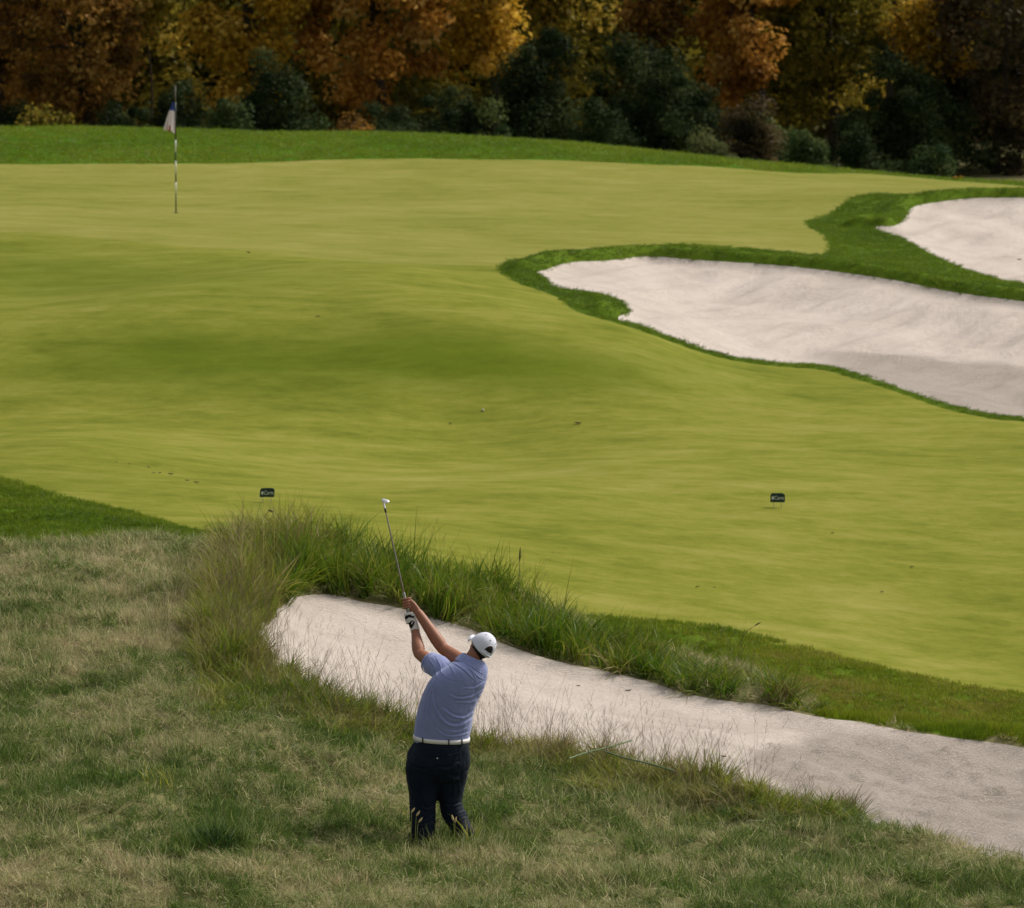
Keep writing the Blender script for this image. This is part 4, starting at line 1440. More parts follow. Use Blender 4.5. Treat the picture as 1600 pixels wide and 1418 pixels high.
def ring(c, a, b, n=28, e=2.0):
    th = np.linspace(0, 2 * math.pi, n, endpoint=False)
    cs, sn = np.cos(th), np.sin(th)
    k = 2.0 / e
    return c + np.outer(np.sign(cs) * np.abs(cs) ** k, a) + np.outer(np.sign(sn) * np.abs(sn) ** k, b)


def loft_px(mb, rows_, sub=4, grow=0.0, e=2.2):
    """rows: (centre px, row py, half width px, half depth m, dy, turn in degrees)"""
    R = crom(np.array(rows_, float), sub)
    rings = []
    for cx, py, hw, hd, dy, psi in R:
        q = rad(psi)
        a = np.array([math.cos(q), math.sin(q), 0]) * max(0.004, hw / S / max(0.5, math.cos(q)) + grow)
        b = np.array([-math.sin(q), math.cos(q), 0]) * max(0.004, hd + grow)
        rings.append(ring(P(cx, py, dy), a, b, e=e))
    mb.loft(rings)


TORSO = [(690, 1166, 42, .150, 0.0, 6), (690.5, 1152, 42.5, .158, 0.0, 8), (692, 1136, 43.5, .172, 0.0, 10), (694.5, 1117, 43, .175, -.01, 13), (703.5, 1090, 44, .162, -.03, 17),
         (713, 1068, 44, .152, -.045, 20), (720, 1052, 40, .138, -.05, 22), (727, 1040, 32, .115, -.045, 22), (733, 1031, 20, .085, -.035, 20), (737, 1025, 11, .06, -.03, 15)]
L_SH, L_EL, L_WR = P(694, 1049, -.02), P(655, 1020, .27), P(648.5, 983, .44)
R_SH, R_EL, R_WR = P(742, 1046, .06), P(692, 1012, .34), P(654.5, 957, .45)
NECK0, NECK1 = P(731, 1040, -.03), P(746, 1016, -.01)

# head frame: crown tilts to his right and back, he looks up and away
h_up = npf((0.66, -0.10, 0.74))
h_f = np.array((-0.46, 0.86, 0.22))
h_f = npf(h_f - h_up * (h_f @ h_up))
h_r = np.cross(h_f, h_up)
HC = P(752.5, 1010, 0.0)
HA = np.array([h_r, h_f, h_up])


def hd(x, y, z):
    return HC + x * h_r + y * h_f + z * h_up


# the club: grip line through both hands
BUTT, HOSEL = P(642.5, 977, .46), P(599.6, 785, .62)
c_ax = npf(HOSEL - BUTT)
c_e1 = npf(np.cross(c_ax, (0, -1, 0)))
if c_e1[0] < 0: c_e1 = -c_e1
c_e2 = npf(np.cross(c_ax, c_e1))
if c_e2[1] > 0: c_e2 = -c_e2                           # towards the camera side


def grip(s, phi, r):
    return BUTT + c_ax * s + (c_e1 * math.cos(phi) + c_e2 * math.sin(phi)) * r


def hand(mb, wrist, s0, s1, phi0, turn, grow=0.0, thumb=1):
    """a hand closed round the grip: palm, four unequal fingers and a thumb along the shaft"""
    sm_ = (s0 + s1) / 2
    kn = [grip(s0 + (s1 - s0) * k / 3.0, phi0, 0.047 - 0.003 * abs(k - 1.4)) for k in range(4)]
    heel = wrist + (grip(sm_, phi0, 0.045) - wrist) * 0.30
    pd = npf(np.cross(grip(sm_, phi0, 0.045) - wrist, c_ax))
    # palm: a flat loft that widens from the wrist to the knuckles
    ax0 = c_ax - npf(grip(sm_, phi0, 0.045) - wrist) * (c_ax @ npf(grip(sm_, phi0, 0.045) - wrist))
    ax0 = npf(ax0)
    k0, k3 = kn[0], kn[3]
    sg_ = 1.0 if ax0 @ (k3 - k0) > 0 else -1.0
    rings = []
    for t, w, h in ((-0.08, .029, .023), (0.25, .032, .022), (0.6, .039, .020), (0.88, .040, .016), (1.0, .034, .010)):
        c = wrist * (1 - t) + (k0 + k3) / 2 * t
        dirn = npf(ax0 * (1 - max(0, t)) + sg_ * npf(k3 - k0) * max(0, t))
        rings.append(ring(c, dirn * (w + grow), pd * (h + grow), 16, 2.4))
    mb.loft(rings)
    lens = [0.80, 0.97, 1.0, 0.92]
    rr = [0.0088, 0.0098, 0.0102, 0.0098]
    if s1 < s0: pass
    for k in range(4):
        s = s0 + (s1 - s0) * k / 3.0
        pts, rs = [], []
        nk = 8
        for i in range(nk):
            t = i / (nk - 1)
            ph = phi0 + turn * t * 4.1 * lens[k]
            r_ = 0.046 * (1 - min(1, t * 2.6)) + (0.0245) * min(1, t * 2.6)
            pts.append(grip(s + 0.004 * t, ph, r_))
            rs.append((rr[k] + grow) * (1.08 - 0.25 * t + (0.06 if i in (2, 5) else 0)))
        mb.tube(pts, rs, k=10, sub=2)
    # thumb leaves the side of the palm near its base and lies along the grip
    a = heel + ax0 * 0.022 * thumb
    pts = [a, a * 0.45 + grip(s1 + 0.004 * thumb, phi0 + turn * 0.25, 0.040) * 0.55, grip(s1 + 0.012 * thumb, phi0 - turn * 0.55, 0.028), grip(s1 + 0.040 * thumb, phi0 - turn * 0.75, 0.024)]
    mb.tube(pts, [0.0135 + grow, 0.0130 + grow, 0.0110 + grow, 0.0085 + grow], k=10, sub=3)


def limb_pts(a, b, c):
    return [a, a * .5 + b * .5, b * .88 + a * .12, b, b * .88 + c * .12, b * .7 + c * .3, b * .35 + c * .65, c]


def legs(mb, grow=0.0, thin=1.0):
    for pts, ry in (([(668, 1180, 0.0), (664, 1205, .0), (662, 1235, .01), (660.5, 1262, .0), (661, 1285, -.02), (661.5, 1304, -.03)], [30.5, 29.5, 23.5, 20.5, 18.5, 18.0]),
                    ([(706, 1180, 0.02), (706.5, 1205, .03), (703.5, 1235, .05), (705, 1258, .04), (715, 1282, .0), (727, 1303, -.05)], [26.5, 24.5, 20.5, 18, 16, 13.5])):
        W = [P(*p) for p in pts]
        mb.tube(W, [(r / S * thin + grow, r / S * thin * 1.02 + grow) for r in ry], k=20, ref=(0, 1, 0), sub=5)


M_skin = Mat('skin')
_nz = M_skin.noise(M_skin.coords(), 60, 5, 0.6)
_b = M_skin.n('ShaderNodeBsdfPrincipled')
M_skin.l(M_skin.ramp(_nz, [(0.3, (0.24, 0.095, 0.050)), (0.6, (0.30, 0.130, 0.075)), (0.8, (0.35, 0.160, 0.095))]), _b.inputs['Base Color'])
_b.inputs['Roughness'].default_value = 0.52
_b.inputs['Specular IOR Level'].default_value = 0.3
_b.inputs['Subsurface Weight'].default_value = 0.08
_b.inputs['Subsurface Radius'].default_value = (0.01, 0.004, 0.002)
M_skin.l(_b.outputs[0], M_skin.out.inputs['Surface'])
M_skin = M_skin.m

# body: one continuous skin from head to feet
mb = MB()
loft_px(mb, TORSO, grow=-0.020)
for a, b, c, ra in ((L_SH, L_EL, L_WR, [.066, .060, .050, .047, .051, .052, .041, .033]), (R_SH, R_EL, R_WR, [.066, .060, .051, .049, .053, .054, .044, .036])):
    mb.tube(limb_pts(a, b, c), ra, k=18, sub=3)
mb.tube([NECK0, (NECK0 + NECK1) / 2, NECK1], [.078, .066, .062], k=18, sub=3)
mb.ball(hd(0, -.002, .028), (.075, .092, .093), HA, 24, 16)
mb.ball(hd(0, .022, -.030), (.066, .072, .072), HA, 20, 14)
mb.ball(hd(0, .050, -.068), (.040, .040, .034), HA, 16, 12)
mb.tube([hd(0, .088, .028), hd(0, .104, .004), hd(0, .112, -.012)], [.010, .012, .015], k=10, sub=2)
mb.ball(hd(.010, .100, -.014), .010, HA, 10, 8)
mb.ball(hd(-.010, .100, -.014), .010, HA, 10, 8)
mb.tube([hd(-.045, .080, .040), hd(0, .094, .044), hd(.045, .080, .040)], [.011, .012, .011], k=8, sub=3)
mb.ball(hd(0, .088, -.042), (.024, .010, .006), HA, 12, 8)
mb.ball(hd(0, .086, -.053), (.022, .011, .007), HA, 12, 8)
for sx in (-1, 1):
    mb.ball(hd(.079 * sx, -.006, -.004), (.009, .019, .031), np.array([h_r, npf(h_f - h_up * .2), npf(h_up + h_f * .2)]), 12, 10)
    mb.ball(hd(.050 * sx, .058, -.008), (.026, .026, .026), HA, 12, 8)
hand(mb, R_WR, 0.222, 0.153, rad(25), 1, 0.0, thumb=-1)
hand(mb, L_WR, 0.098, 0.032, rad(50), 1, -0.003, thumb=1)
legs(mb, thin=0.80)
mb.ball(P(689, 1180, 0.01), (.19, .14, .13))
for px, py, dy in ((663, 1311, -.02), (734, 1311, -.06)):
    mb.ball(P(px, py - 4, dy + .04), (.030, .06, .032))
body = link('body', fuse('body', mb, 0.0040, 3), M_skin, man)
mb = MB()
M_eye = plain('eye', (0.55, 0.52, 0.48), 0.2, 0.5, var=0.02)
M_iris = plain('iris', (0.03, 0.02, 0.012), 0.2, 0.5)
for sx in (-1, 1):
    mb = MB(); mb.ball(hd(.031 * sx, .079, .022), .0125, HA, 14, 10)
    e = link('eye', mb.mesh('eye'), M_eye, man)
    mb = MB(); mb.ball(hd(.031 * sx, .0885, .023), (.0055, .0035, .0055), HA, 10, 8)
    link('iris', mb.mesh('iris'), M_iris, e)

# ---- cloth with folds pressed along traced crease lines
def creases(me, lines, amp, width, only_back=True):
    n = len(me.vertices)
    co = np.empty(n * 3, np.float32); me.vertices.foreach_get('co', co); co = co.reshape(-1, 3).astype(float)
    no = np.empty(n * 3, np.float32); me.vertices.foreach_get('normal', no); no = no.reshape(-1, 3).astype(float)
    pp = proj(co + O_man)
    disp = np.zeros(n)
    for ln, k in lines:
        L = crom(np.array(ln, float), 8) if len(ln) > 2 else np.array(ln, float)
        best = np.full(n, 1e9); sg = np.zeros(n); tt_ = np.zeros(n)
        for i in range(len(L) - 1):
            a, b = L[i], L[i + 1]
            d = b - a; l2 = d @ d + 1e-9
            t = np.clip(((pp - a) @ d) / l2, 0, 1)
            v = pp - a - t[:, None] * d
            q = (v ** 2).sum(1)
            m = q < best
            best[m] = q[m]
            sg[m] = np.sign(d[0] * v[m, 1] - d[1] * v[m, 0])
            tt_[m] = (i + t[m]) / (len(L) - 1)
        dist = np.sqrt(best)
        fade = np.sin(np.clip(tt_ * 0.9 + 0.05, 0, 1) * math.pi) ** 0.5
        w = width * abs(k)
        disp += amp * k * fade * (np.exp(-(dist / w) ** 2) - 0.9 * np.exp(-((dist * sg - 1.7 * w) / (1.1 * w)) ** 2))
    if only_back: disp *= sstep(0.45, -0.25, no[:, 1])
    co += no * disp[:, None]
    me.vertices.foreach_set('co', co.astype(np.float32).ravel())
    me.update()


def rumple(me, amp, sc):
    n = len(me.vertices)
    co = np.empty(n * 3, np.float32); me.vertices.foreach_get('co', co); co = co.reshape(-1, 3).astype(float)
    no = np.empty(n * 3, np.float32); me.vertices.foreach_get('normal', no); no = no.reshape(-1, 3).astype(float)
    d = fbm(co[:, 0] * 1.3 + co[:, 1] * .8, co[:, 2] + co[:, 0] * .5, sc, 4, 61) + fbm(co[:, 1] * 1.2 - co[:, 0] * .4, co[:, 2] * .8, sc, 3, 62) - 1.0
    co += no * (d * amp * 2)[:, None]
    me.vertices.foreach_set('co', co.astype(np.float32).ravel())
    me.update()


def K(*p):      # traced in the 4.432x enlargement whose corner is (580, 1020)
    return [(580 + x / 4.432, 1020 + y / 4.432) for x, y in p]


FOLDS = [
    (K((770, 255), (690, 300), (600, 310), (545, 285)), 1.0), (K((735, 315), (680, 338), (590, 335)), 1.0), (K((700, 410), (640, 445), (560, 430), (500, 385)), 1.2),
    (K((695, 455), (600, 500), (510, 475), (440, 370), (425, 250)), 1.3), (K((660, 515), (600, 540), (540, 535)), 0.7), (K((690, 545), (600, 570), (510, 565), (450, 520)), 0.8),
    (K((440, 185), (405, 300), (385, 420), (380, 520)), 1.0), (K((465, 175), (435, 260), (415, 340), (410, 430)), 0.9), (K((415, 215), (365, 310), (340, 420), (335, 520)), 0.7),
    (K((505, 290), (470, 340), (465, 420), (490, 500)), 0.7), (K((560, 60), (640, 110), (720, 190)), 0.7), (K((600, 30), (680, 80), (770, 140)), 0.6), (K((700, 120), (740, 160), (780, 180)), 0.6),
    (K((400, 40), (440, 100), (455, 170)), 0.9), (K((450, 30), (480, 90), (480, 150)), 0.7), (K((480, 120), (530, 170), (600, 190)), 0.5), (K((780, 200), (720, 235), (640, 240)), 0.8),
    (K((385, 60), (400, 110), (430, 150)), 0.6), (K((640, 60), (700, 130), (730, 200)), 0.5), (K((510, 40), (560, 110), (580, 170)), 0.5), (K((760, 280), (700, 320), (640, 322)), 0.6)]

mS = Mat('polo_fabric')
_v = mS.coords()
_w = mS.n('ShaderNodeTexWave'); _w.inputs['Scale'].default_value = 90; _w.bands_direction = 'Z'; _w.inputs['Distortion'].default_value = 0.5
mS.l(_v, _w.inputs['Vector'])
_nz = mS.noise(_v, 45, 5, 0.65)
_nf = mS.noise(_v, 320, 2, 0.6)
_c = mS.mix(_nz, (0.165, 0.200, 0.410), (0.215, 0.252, 0.480))
_c = mS.mix(mS.math('MULTIPLY', _nf, 0.5), _c, (0.26, 0.295, 0.50))
M_polo = mS.bsdf(_c, 0.72, 0.25, bump=mS.math('ADD', _nz, mS.math('MULTIPLY', _w.outputs['Fac'], 0.25)), bdist=0.004, bstr=0.35, sheen=0.25)

# polo shirt: torso and two short sleeves
mb = MB()
loft_px(mb, [(690.3, 1158, 41.5, .150, 0.0, 7)] + TORSO[1:-1] + [(735, 1029.5, 15, .07, -.03, 18)], grow=0.006)
mb.tube([P(703, 1054, -.03), L_SH, P(684, 1041, .05), P(673.5, 1035, .125)], [.075, .096, .096, .088], k=22, sub=4, dome=False)
mb.tube([P(733, 1048, .0), R_SH, P(733, 1041, .12), P(722, 1033, .205)], [.08, .088, .080, .073], k=22, sub=4, dome=False)
shirt = link('polo_shirt', fuse('polo_shirt', mb, 0.0055, 7), M_polo, man)
creases(shirt.data, FOLDS, 0.0058, 1.5)
rumple(shirt.data, 0.006, 7.0)
# sleeve hems
for c, d, r in ((P(673.2, 1034.8, .127), npf(L_EL - L_SH), .0895), (P(721.8, 1032.8, .206), npf(R_EL - P(733, 1041, .12)), .0745)):
    mb = MB()
    a = npf(np.cross(d, (0, 0, 1))); b = np.cross(d, a)
    mb.loft([ring(c - d * .012, a * r * .97, b * r * .97, 28), ring(c - d * .012, a * r * 1.015, b * r * 1.015, 28), ring(c + d * .010, a * r * 1.01, b * r * 1.01, 28), ring(c + d * .012, a * r * .96, b * r * .96, 28)], cap=False)
    link('sleeve_hem', mb.mesh('sleeve_hem'), M_polo, shirt)
# collar turned down round the neck
mb = MB()
cn = npf(NECK1 - NECK0 + np.array([-.01, -.01, 0.04]))
cc = P(737.5, 1030.5, -.03)
ca = npf(np.array([1, .15, 0]) - cn * (np.array([1, .15, 0]) @ cn)); cb = np.cross(cn, ca)
prof = [(-.040, .132), (-.012, .118), (.014, .104), (.026, .096), (.029, .090), (.016, .092), (-.02, .106), (-.041, .124)]
rings = [ring(cc + cn * z, ca * r * 1.0, cb * r * 0.90, 36) for z, r in prof]
rings.append(rings[0])
mb.loft(rings, cap=False)
link('collar', mb.mesh('collar'), M_polo, shirt)

# trousers
mT = Mat('navy_cloth')
_nz = mT.noise(mT.coords(), 26, 5, 0.6)
_c = mT.mix(_nz, (0.002, 0.005, 0.012), (0.005, 0.011, 0.023))
M_trouser = mT.bsdf(_c, 0.7, 0.15, bump=_nz, bdist=0.008, bstr=0.4, sheen=0.02)
mb = MB()
loft_px(mb, [(690, 1149, 41.5, .157, 0, 8), (690, 1158, 42.5, .162, 0, 7), (687, 1172, 46, .168, -.005, 5), (684, 1188, 49, .172, -.01, 5), (683, 1203, 49, .160, -.005, 5), (684, 1217, 44, .12, .0, 5)], grow=0.004)
legs(mb, grow=0.004)
trous = link('trousers', fuse('trousers', mb, 0.0058, 5), M_trouser, man)
TF = [(K((300, 620), (270, 660), (245, 720)), 1.0), (K((640, 640), (600, 700), (560, 770)), 0.9), (K((660, 830), (610, 870), (540, 860)), 1.3), (K((240, 700), (290, 760), (380, 790)), 0.8),
      (K((600, 760), (540, 800), (470, 800)), 1.0), (K((480, 800), (478, 900), (465, 1000)), 1.2), (K((265, 900), (300, 1000), (290, 1100)), 0.8), (K((620, 1040), (560, 1060), (500, 1050)), 0.8),
      (K((665, 1085), (600, 1110), (520, 1165)), 0.8), (K((690, 1150), (640, 1140), (560, 1200)), 0.7), (K((430, 1120), (380, 1160), (330, 1150)), 0.9),
      (K((270, 1150), (320, 1190), (400, 1190)), 0.8), (K((430, 1060), (390, 1080), (340, 1060)), 0.8), (K((360, 820), (350, 930), (370, 1030)), 0.7), (K((560, 830), (575, 930), (560, 1020)), 0.7)]
creases(trous.data, TF, 0.0075, 2.0)
rumple(trous.data, 0.010, 6.0)
# welt of the back pocket, its button, side pocket edge
mb = MB()


def on_cloth(me, px, py):
    """front-most cloth point under a pixel (local)"""
    n = len(me.vertices)
    co = np.empty(n * 3, np.float32); me.vertices.foreach_get('co', co); co = co.reshape(-1, 3).astype(float)
    pp = proj(co + O_man)
    d = (pp[:, 0] - px) ** 2 + (pp[:, 1] - py) ** 2
    k = np.where(d < max(d.min() * 1.5, 2.5))[0]
    return co[k[np.argmin(co[k, 1])]]


M_btn = plain('button_pale', (0.45, 0.45, 0.46), 0.35, 0.5)
b = on_cloth(trous.data, 684, 1182.5)
mb = MB(); mb.ball(b + np.array([0, -.003, 0]), (.007, .004, .007), None, 12, 8)
link('pocket_button', mb.mesh('pocket_button'), M_btn, trous)
for pts in ([(666, 1177), (678, 1178.5), (690, 1178.5)], [(700, 1179), (711, 1178), (721, 1175.5)]):
    mb = MB()
    mb.tube([on_cloth(trous.data, *p) + np.array([0, -.003, 0]) for p in pts], [(.003, .006)] * 3, k=8, sub=4)
    link('pocket_welt', mb.mesh('pocket_welt'), M_trouser, trous)
# belt and loops
M_belt = plain('belt_white', (0.66, 0.64, 0.62), 0.45, 0.4, var=0.05)
mb = MB()
bq = rad(8)
ba, bb = np.array([math.cos(bq), math.sin(bq), -0.055]), np.array([-math.sin(bq), math.cos(bq), 0.06])
rb = lambda z, g: ring(P(690, 1152, 0) + np.array([0, 0, z]), ba * (42.5 / S + g), bb * (.160 + g), 48, 2.2)
mb.loft([rb(-.0175, .004), rb(-.0165, .0125), rb(.0165, .0125), rb(.0175, .004)], cap=False)
belt = link('belt', mb.mesh('belt'), M_belt, man)
for px in (662.5, 703, 720):
    best = None
    for k, q in enumerate(rb(0, .016)):
        p = proj((q + O_man)[None])[0]
        if q[1] < 0 and (best is None or abs(p[0] - px) < best[0]): best = (abs(p[0] - px), q, k)
    q = best[1]
    x_ = npf(np.roll(rb(0, .016), -1, 0)[best[2]] - q); n_v = npf(np.cross(x_, (0, 0, 1)))
    if n_v @ (q - P(690, 1152, 0)) < 0: n_v = -n_v
    mb = MB()
    Mx = np.eye(4); Mx[:3, 0], Mx[:3, 1], Mx[:3, 2], Mx[:3, 3] = x_, n_v, (0, 0, 1), q
    mb.box((-.0045, -.004, -.024), (.0045, .002, .024), Mx)
    link('belt_loop', mb.mesh('belt_loop', False), M_trouser, trous)
mb = MB()
q = rb(0, .016)[np.argmax(rb(0, .016)[:, 1])]
mb.box(q + np.array([-.024, -.004, -.024]), q + np.array([.024, .004, .024]))
link('buckle', mb.mesh('buckle', False), M_btn, belt)

# shoes
M_shoe = plain('shoe_black', (0.010, 0.010, 0.012), 0.75, 0.15)
M_sole = plain('shoe_sole', (0.10, 0.085, 0.07), 0.7, 0.2)
for px, py, dy, yaw, pitch in ((661, 1313, -.05, 25, 0), (733, 1311, -.09, -12, 38)):
    c = P(px, py, dy)
    q, t = rad(yaw), rad(pitch)
    fwd = npf((-math.sin(q) * math.cos(t), math.cos(q) * math.cos(t), -math.sin(t)))
    rt = npf(np.cross(fwd, (0, 0, 1))); upv = np.cross(rt, fwd)
    sh = [(-.07, .030, .040, .030), (-.03, .038, .052, .045), (.04, .040, .045, .04), (.12, .047, .034, .03), (.19, .045, .026, .022), (.225, .028, .016, .014)]
    mb = MB()
    mb.loft([ring(c + fwd * f + upv * z, rt * w, upv * h, 18, 2.4) for f, w, h, z in sh])
    so = link('shoe', mb.mesh('shoe'), M_shoe, man)
    mb = MB()
    mb.loft([ring(c + fwd * f + upv * (z - h * .9), rt * w * 1.03, upv * .009, 18, 3) for f, w, h, z in sh])
    link('sole', mb.mesh('sole'), M_sole, so)

# glove on the left hand: white leather with dark panels
M_glove = plain('glove_white', (0.66, 0.63, 0.60), 0.6, 0.3, var=0.08)
M_gdark = plain('glove_dark', (0.012, 0.008, 0.008), 0.7, 0.2)
mb = MB()
hand(mb, L_WR, 0.098, 0.032, rad(50), 1, 0.0048, thumb=1)
mb.tube([L_WR * 1.1 - L_EL * .1, L_WR, L_WR * .93 + L_EL * .07], [.039, .0390, .039], k=18, sub=3, dome=False)
mb.tube([L_WR, (L_WR + grip(.065, rad(50), .03)) / 2, grip(.065, rad(50), .03)], [(.037, .037), (.038, .036), (.036, .026)], k=16, sub=3)
glove = link('glove', fuse('glove', mb, 0.0034, 4), M_glove, man)


def patch(name, me, parent, poly, mat, lift=0.0016):
    """thin panel laid on a surface inside a traced outline, on the side facing the viewer"""
    n = len(me.vertices)
    co = np.empty(n * 3, np.float32); me.vertices.foreach_get('co', co); co = co.reshape(-1, 3).astype(float)
    no = np.empty(n * 3, np.float32); me.vertices.foreach_get('normal', no); no = no.reshape(-1, 3).astype(float)
    pp = proj(co + O_man)
    poly = np.array(poly)
    ins = np.zeros(n, bool)
    for (ax, ay), (bx, by) in zip(poly, np.roll(poly, -1, 0)):
        c = (ay > pp[:, 1]) != (by > pp[:, 1])
        if by != ay: ins ^= c & (pp[:, 0] < ax + (pp[:, 1] - ay) / (by - ay) * (bx - ax))
    ins &= no[:, 1] < 0.1
    V, Fs, mp = [], [], {}
    for pl in me.polygons:
        vs = list(pl.vertices)
        if all(ins[v] for v in vs):
            for v in vs:
                if v not in mp:
                    mp[v] = len(V); V.append(co[v] + no[v] * lift)
            Fs.append([mp[v] for v in vs])
    if not Fs: return None
    m2 = MB(); m2.add(V, Fs)
    o = link(name, m2.mesh(name), mat, parent)
    md = o.modifiers.new('thick', 'SOLIDIFY'); md.thickness = 0.001
    return o


def K1(*p):     # traced in the 4.432x enlargement whose corner is (580, 740)
    return [(580 + x / 4.432, 740 + y / 4.432) for x, y in p]


patch('knuckle_panel', glove.data, glove, K1((232, 1000), (238, 978), (265, 968), (298, 982), (296, 998), (262, 992), (240, 1008), (230, 1022)), M_gdark)
patch('closure_tab', glove.data, glove, K1((256, 1030), (284, 1008), (304, 1020), (296, 1045), (280, 1070), (268, 1062), (262, 1045)), M_gdark)
patch('closure_mark', glove.data, glove, K1((276, 1030), (286, 1016), (294, 1020), (283, 1042)), M_glove, lift=0.0036)

# hair under the cap
M_hair = plain('hair_dark', (0.012, 0.008, 0.006), 0.6, 0.3, var=0.5, scale=150)
mb = MB()
V, Fs = [], []
na, nz_ = 40, 12
for j in range(nz_):
    zz = 0.06 - 0.185 * j / (nz_ - 1)
    for i in range(na):
        q = rad(-128) + rad(256) * i / (na - 1)           # angle round the back of the head
        k = math.sqrt(max(0.02, 1 - ((zz - .028) / .115) ** 2))
        k = max(k, 0.70)
        low = -0.055 - 0.075 * math.cos(q) if abs(q) < rad(100) else -0.01
        z2 = max(zz, low)
        V.append(hd(math.sin(q) * .079 * k, -.004 - math.cos(q) * .0955 * k, z2))
for j in range(nz_ - 1):
    for i in range(na - 1):
        a = j * na + i
        Fs.append((a, a + 1, a + na + 1, a + na))
mb.add(V, Fs)
ho = link('hair', mb.mesh('hair'), M_hair, man)
md = ho.modifiers.new('thick', 'SOLIDIFY'); md.thickness = 0.010; md.offset = -1

# cap
M_cap = Mat('cap_cloth')
_nz = M_cap.noise(M_cap.coords(), 200, 4, 0.6)
M_cap = M_cap.bsdf(M_cap.mix(_nz, (0.56, 0.58, 0.68), (0.68, 0.69, 0.76)), 0.8, 0.2, bump=_nz, bdist=0.0015, bstr=0.4)
u2 = npf(h_up - h_f * 0.12)                            # the cap sits a little back
f2 = npf(h_f - u2 * (h_f @ u2)); r2 = np.cross(f2, u2)
C0 = HC + u2 * 0.008


def cp(q, t, g=0.0):
    """q: angle from the back of the head, t: 0 at the rim, 1 at the button"""
    el = t * math.pi / 2
    seam = 0.0014 * abs(math.sin(3 * q)) ** 0.25
    k = math.cos(el) ** 0.82
    return C0 + r2 * math.sin(q) * (.101 + g + seam) * k - f2 * math.cos(q) * (.113 + g + seam) * k + u2 * ((.124 + g + seam) * math.sin(el) ** 0.95 - 0.016 * (1 - t))


capo = None
mb = MB()
na, nt = 120, 40
keepv = {}
V, Fs = [], []
for j in range(nt):
    for i in range(na):
        V.append(cp(2 * math.pi * i / na - math.pi, j / (nt - 1) * 0.985))
OPW, OPB, OPT = 0.44, 0.20, 0.50                      # opening at the back: half angle, strap height, arch height
for j in range(nt - 1):
    for i in range(na):
        q, t = 2 * math.pi * (i + .5) / na - math.pi, (j + .5) / (nt - 1)
        if abs(q) < OPW and OPB < t < OPB + (OPT - OPB) * math.sqrt(max(0, 1 - (q / OPW) ** 2)): continue
        a, b = j * na + i, j * na + (i + 1) % na
        Fs.append((a, b, b + na, a + na))
mb.add(V, Fs)
capo = link('cap', mb.mesh('cap'), M_cap, man)
md = capo.modifiers.new('thick', 'SOLIDIFY'); md.thickness = 0.003
mb = MB()
brim = []
for j in range(7):
    t = j / 6
    for i in range(25):
        q = math.pi + rad(-68 + 136 * i / 24)
        w = math.cos((q - math.pi) * 1.25)
        p = cp(q, 0.0)
        brim.append(p + f2 * t * 0.062 * max(0, w) - u2 * (0.010 * t + 0.035 * t * math.sin(q) ** 2))
mb.add(brim, [(j * 25 + i, j * 25 + i + 1, j * 25 + i + 26, j * 25 + i + 25) for j in range(6) for i in range(24)])
bo = link('brim', mb.mesh('brim'), M_cap, capo)
md = bo.modifiers.new('thick', 'SOLIDIFY'); md.thickness = 0.004
mb = MB(); mb.ball(cp(0, 1.0), (.008, .008, .004), np.array([r2, f2, u2]), 12, 8)
link('cap_button', mb.mesh('cap_button'), M_cap, capo)
M_eyelet = plain('eyelet', (0.05, 0.06, 0.10), 0.6, 0.2)
for k in range(6):
    q = rad(30 + 60 * k)
    p = cp(q, 0.66, 0.001)
    n_v = npf(p - C0)
    a = npf(np.cross(n_v, u2)); b2 = np.cross(n_v, a)
    mb = MB(); mb.loft([ring(p - n_v * .002, a * .0045, b2 * .0045, 12), ring(p + n_v * .0015, a * .0045, b2 * .0045, 12)])
    link('eyelet', mb.mesh('eyelet'), M_eyelet, capo)
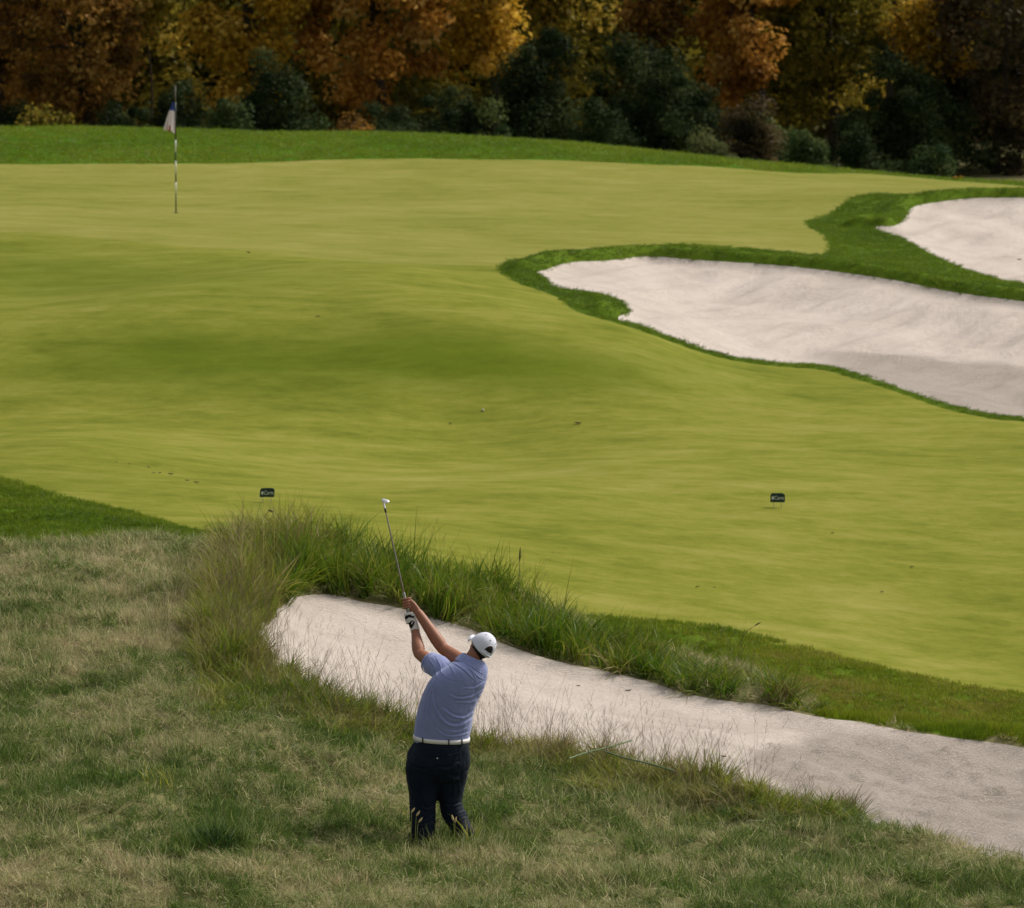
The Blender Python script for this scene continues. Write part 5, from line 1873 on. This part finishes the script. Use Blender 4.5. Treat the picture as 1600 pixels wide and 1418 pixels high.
# rim of the opening and its strap
mb = MB()
arch = [cp(q, OPB + (OPT - OPB) * math.sqrt(max(0, 1 - (q / OPW) ** 2)), .001) for q in np.linspace(-OPW, OPW, 21)]
mb.tube(arch, [.0030] * 21, k=8, sub=1)
link('opening_trim', mb.mesh('opening_trim'), M_cap, capo)
mb = MB()
mb.tube([cp(q, OPB * .5, .002) for q in np.linspace(-OPW * 1.1, OPW * 1.1, 15)], [(.0115, .0018)] * 15, k=10, ref=tuple(u2), sub=1)
link('strap', mb.mesh('strap'), M_cap, capo)

# ------------------------------------------------------------------ the club he holds
M_steel = plain('club_steel', (0.22, 0.19, 0.16), 0.35, 0.5, metal=1.0, var=0.05)
M_head2 = plain('club_chrome', (0.78, 0.76, 0.72), 0.22, 0.5, metal=1.0, var=0.03)
M_gripm = plain('club_grip', (0.30, 0.29, 0.28), 0.75, 0.2, scale=200)
M_ferr = plain('club_ferrule', (0.012, 0.012, 0.012), 0.3, 0.4)
club = empty('golf_club', O_man + BUTT)
tag(club, 'golf club with a steel shaft and wedge head pointing up in the golfer\'s hands', 'golf club')
Lc = np.linalg.norm(HOSEL - BUTT)
pt = lambda s: c_ax * s
mb = MB(); mb.tube([pt(-.012), pt(.10), pt(.275)], [.0135, .0130, .0105], k=12, sub=2); link('grip', mb.mesh('grip'), M_gripm, club)
mb = MB(); mb.tube([pt(.265), pt(.6 * Lc), pt(Lc - .06)], [.0078, .0066, .0055], k=10, sub=2); link('shaft', mb.mesh('shaft'), M_steel, club)
mb = MB(); mb.tube([pt(Lc - .075), pt(Lc - .045)], [.0080, .0088], k=10, sub=1); link('ferrule', mb.mesh('ferrule'), M_ferr, club)
# wedge head: hosel running into a blade
hx = npf(P(606, 781, .60) - P(596, 772, .62))          # toe direction
hx = npf(hx - c_ax * (hx @ c_ax) * 0.35)
hn = npf(np.cross(c_ax, hx))
hz = npf(np.cross(hx, hn))
A = pt(Lc)
mb = MB()
mb.tube([pt(Lc - .045), pt(Lc - .01), A + c_ax * .022], [.0085, .0082, .0075], k=12, sub=2)
for_blade = []
for t, w, th in ((-.016, .010, .006), (-.006, .017, .007), (.010, .022, .007), (.028, .026, .0065), (.042, .022, .006), (.052, .010, .004)):
    c = A + c_ax * (.028 + .10 * t) + hx * (t + .004)
    for_blade.append(ring(c, hz * w * 0.62 + hn * w * 0.62, hn * th - hz * th * 0.4, 16, 2.6))
mb.loft(for_blade)
link('club_head', fuse('club_head', mb, 0.0022, 3), M_head2, club)
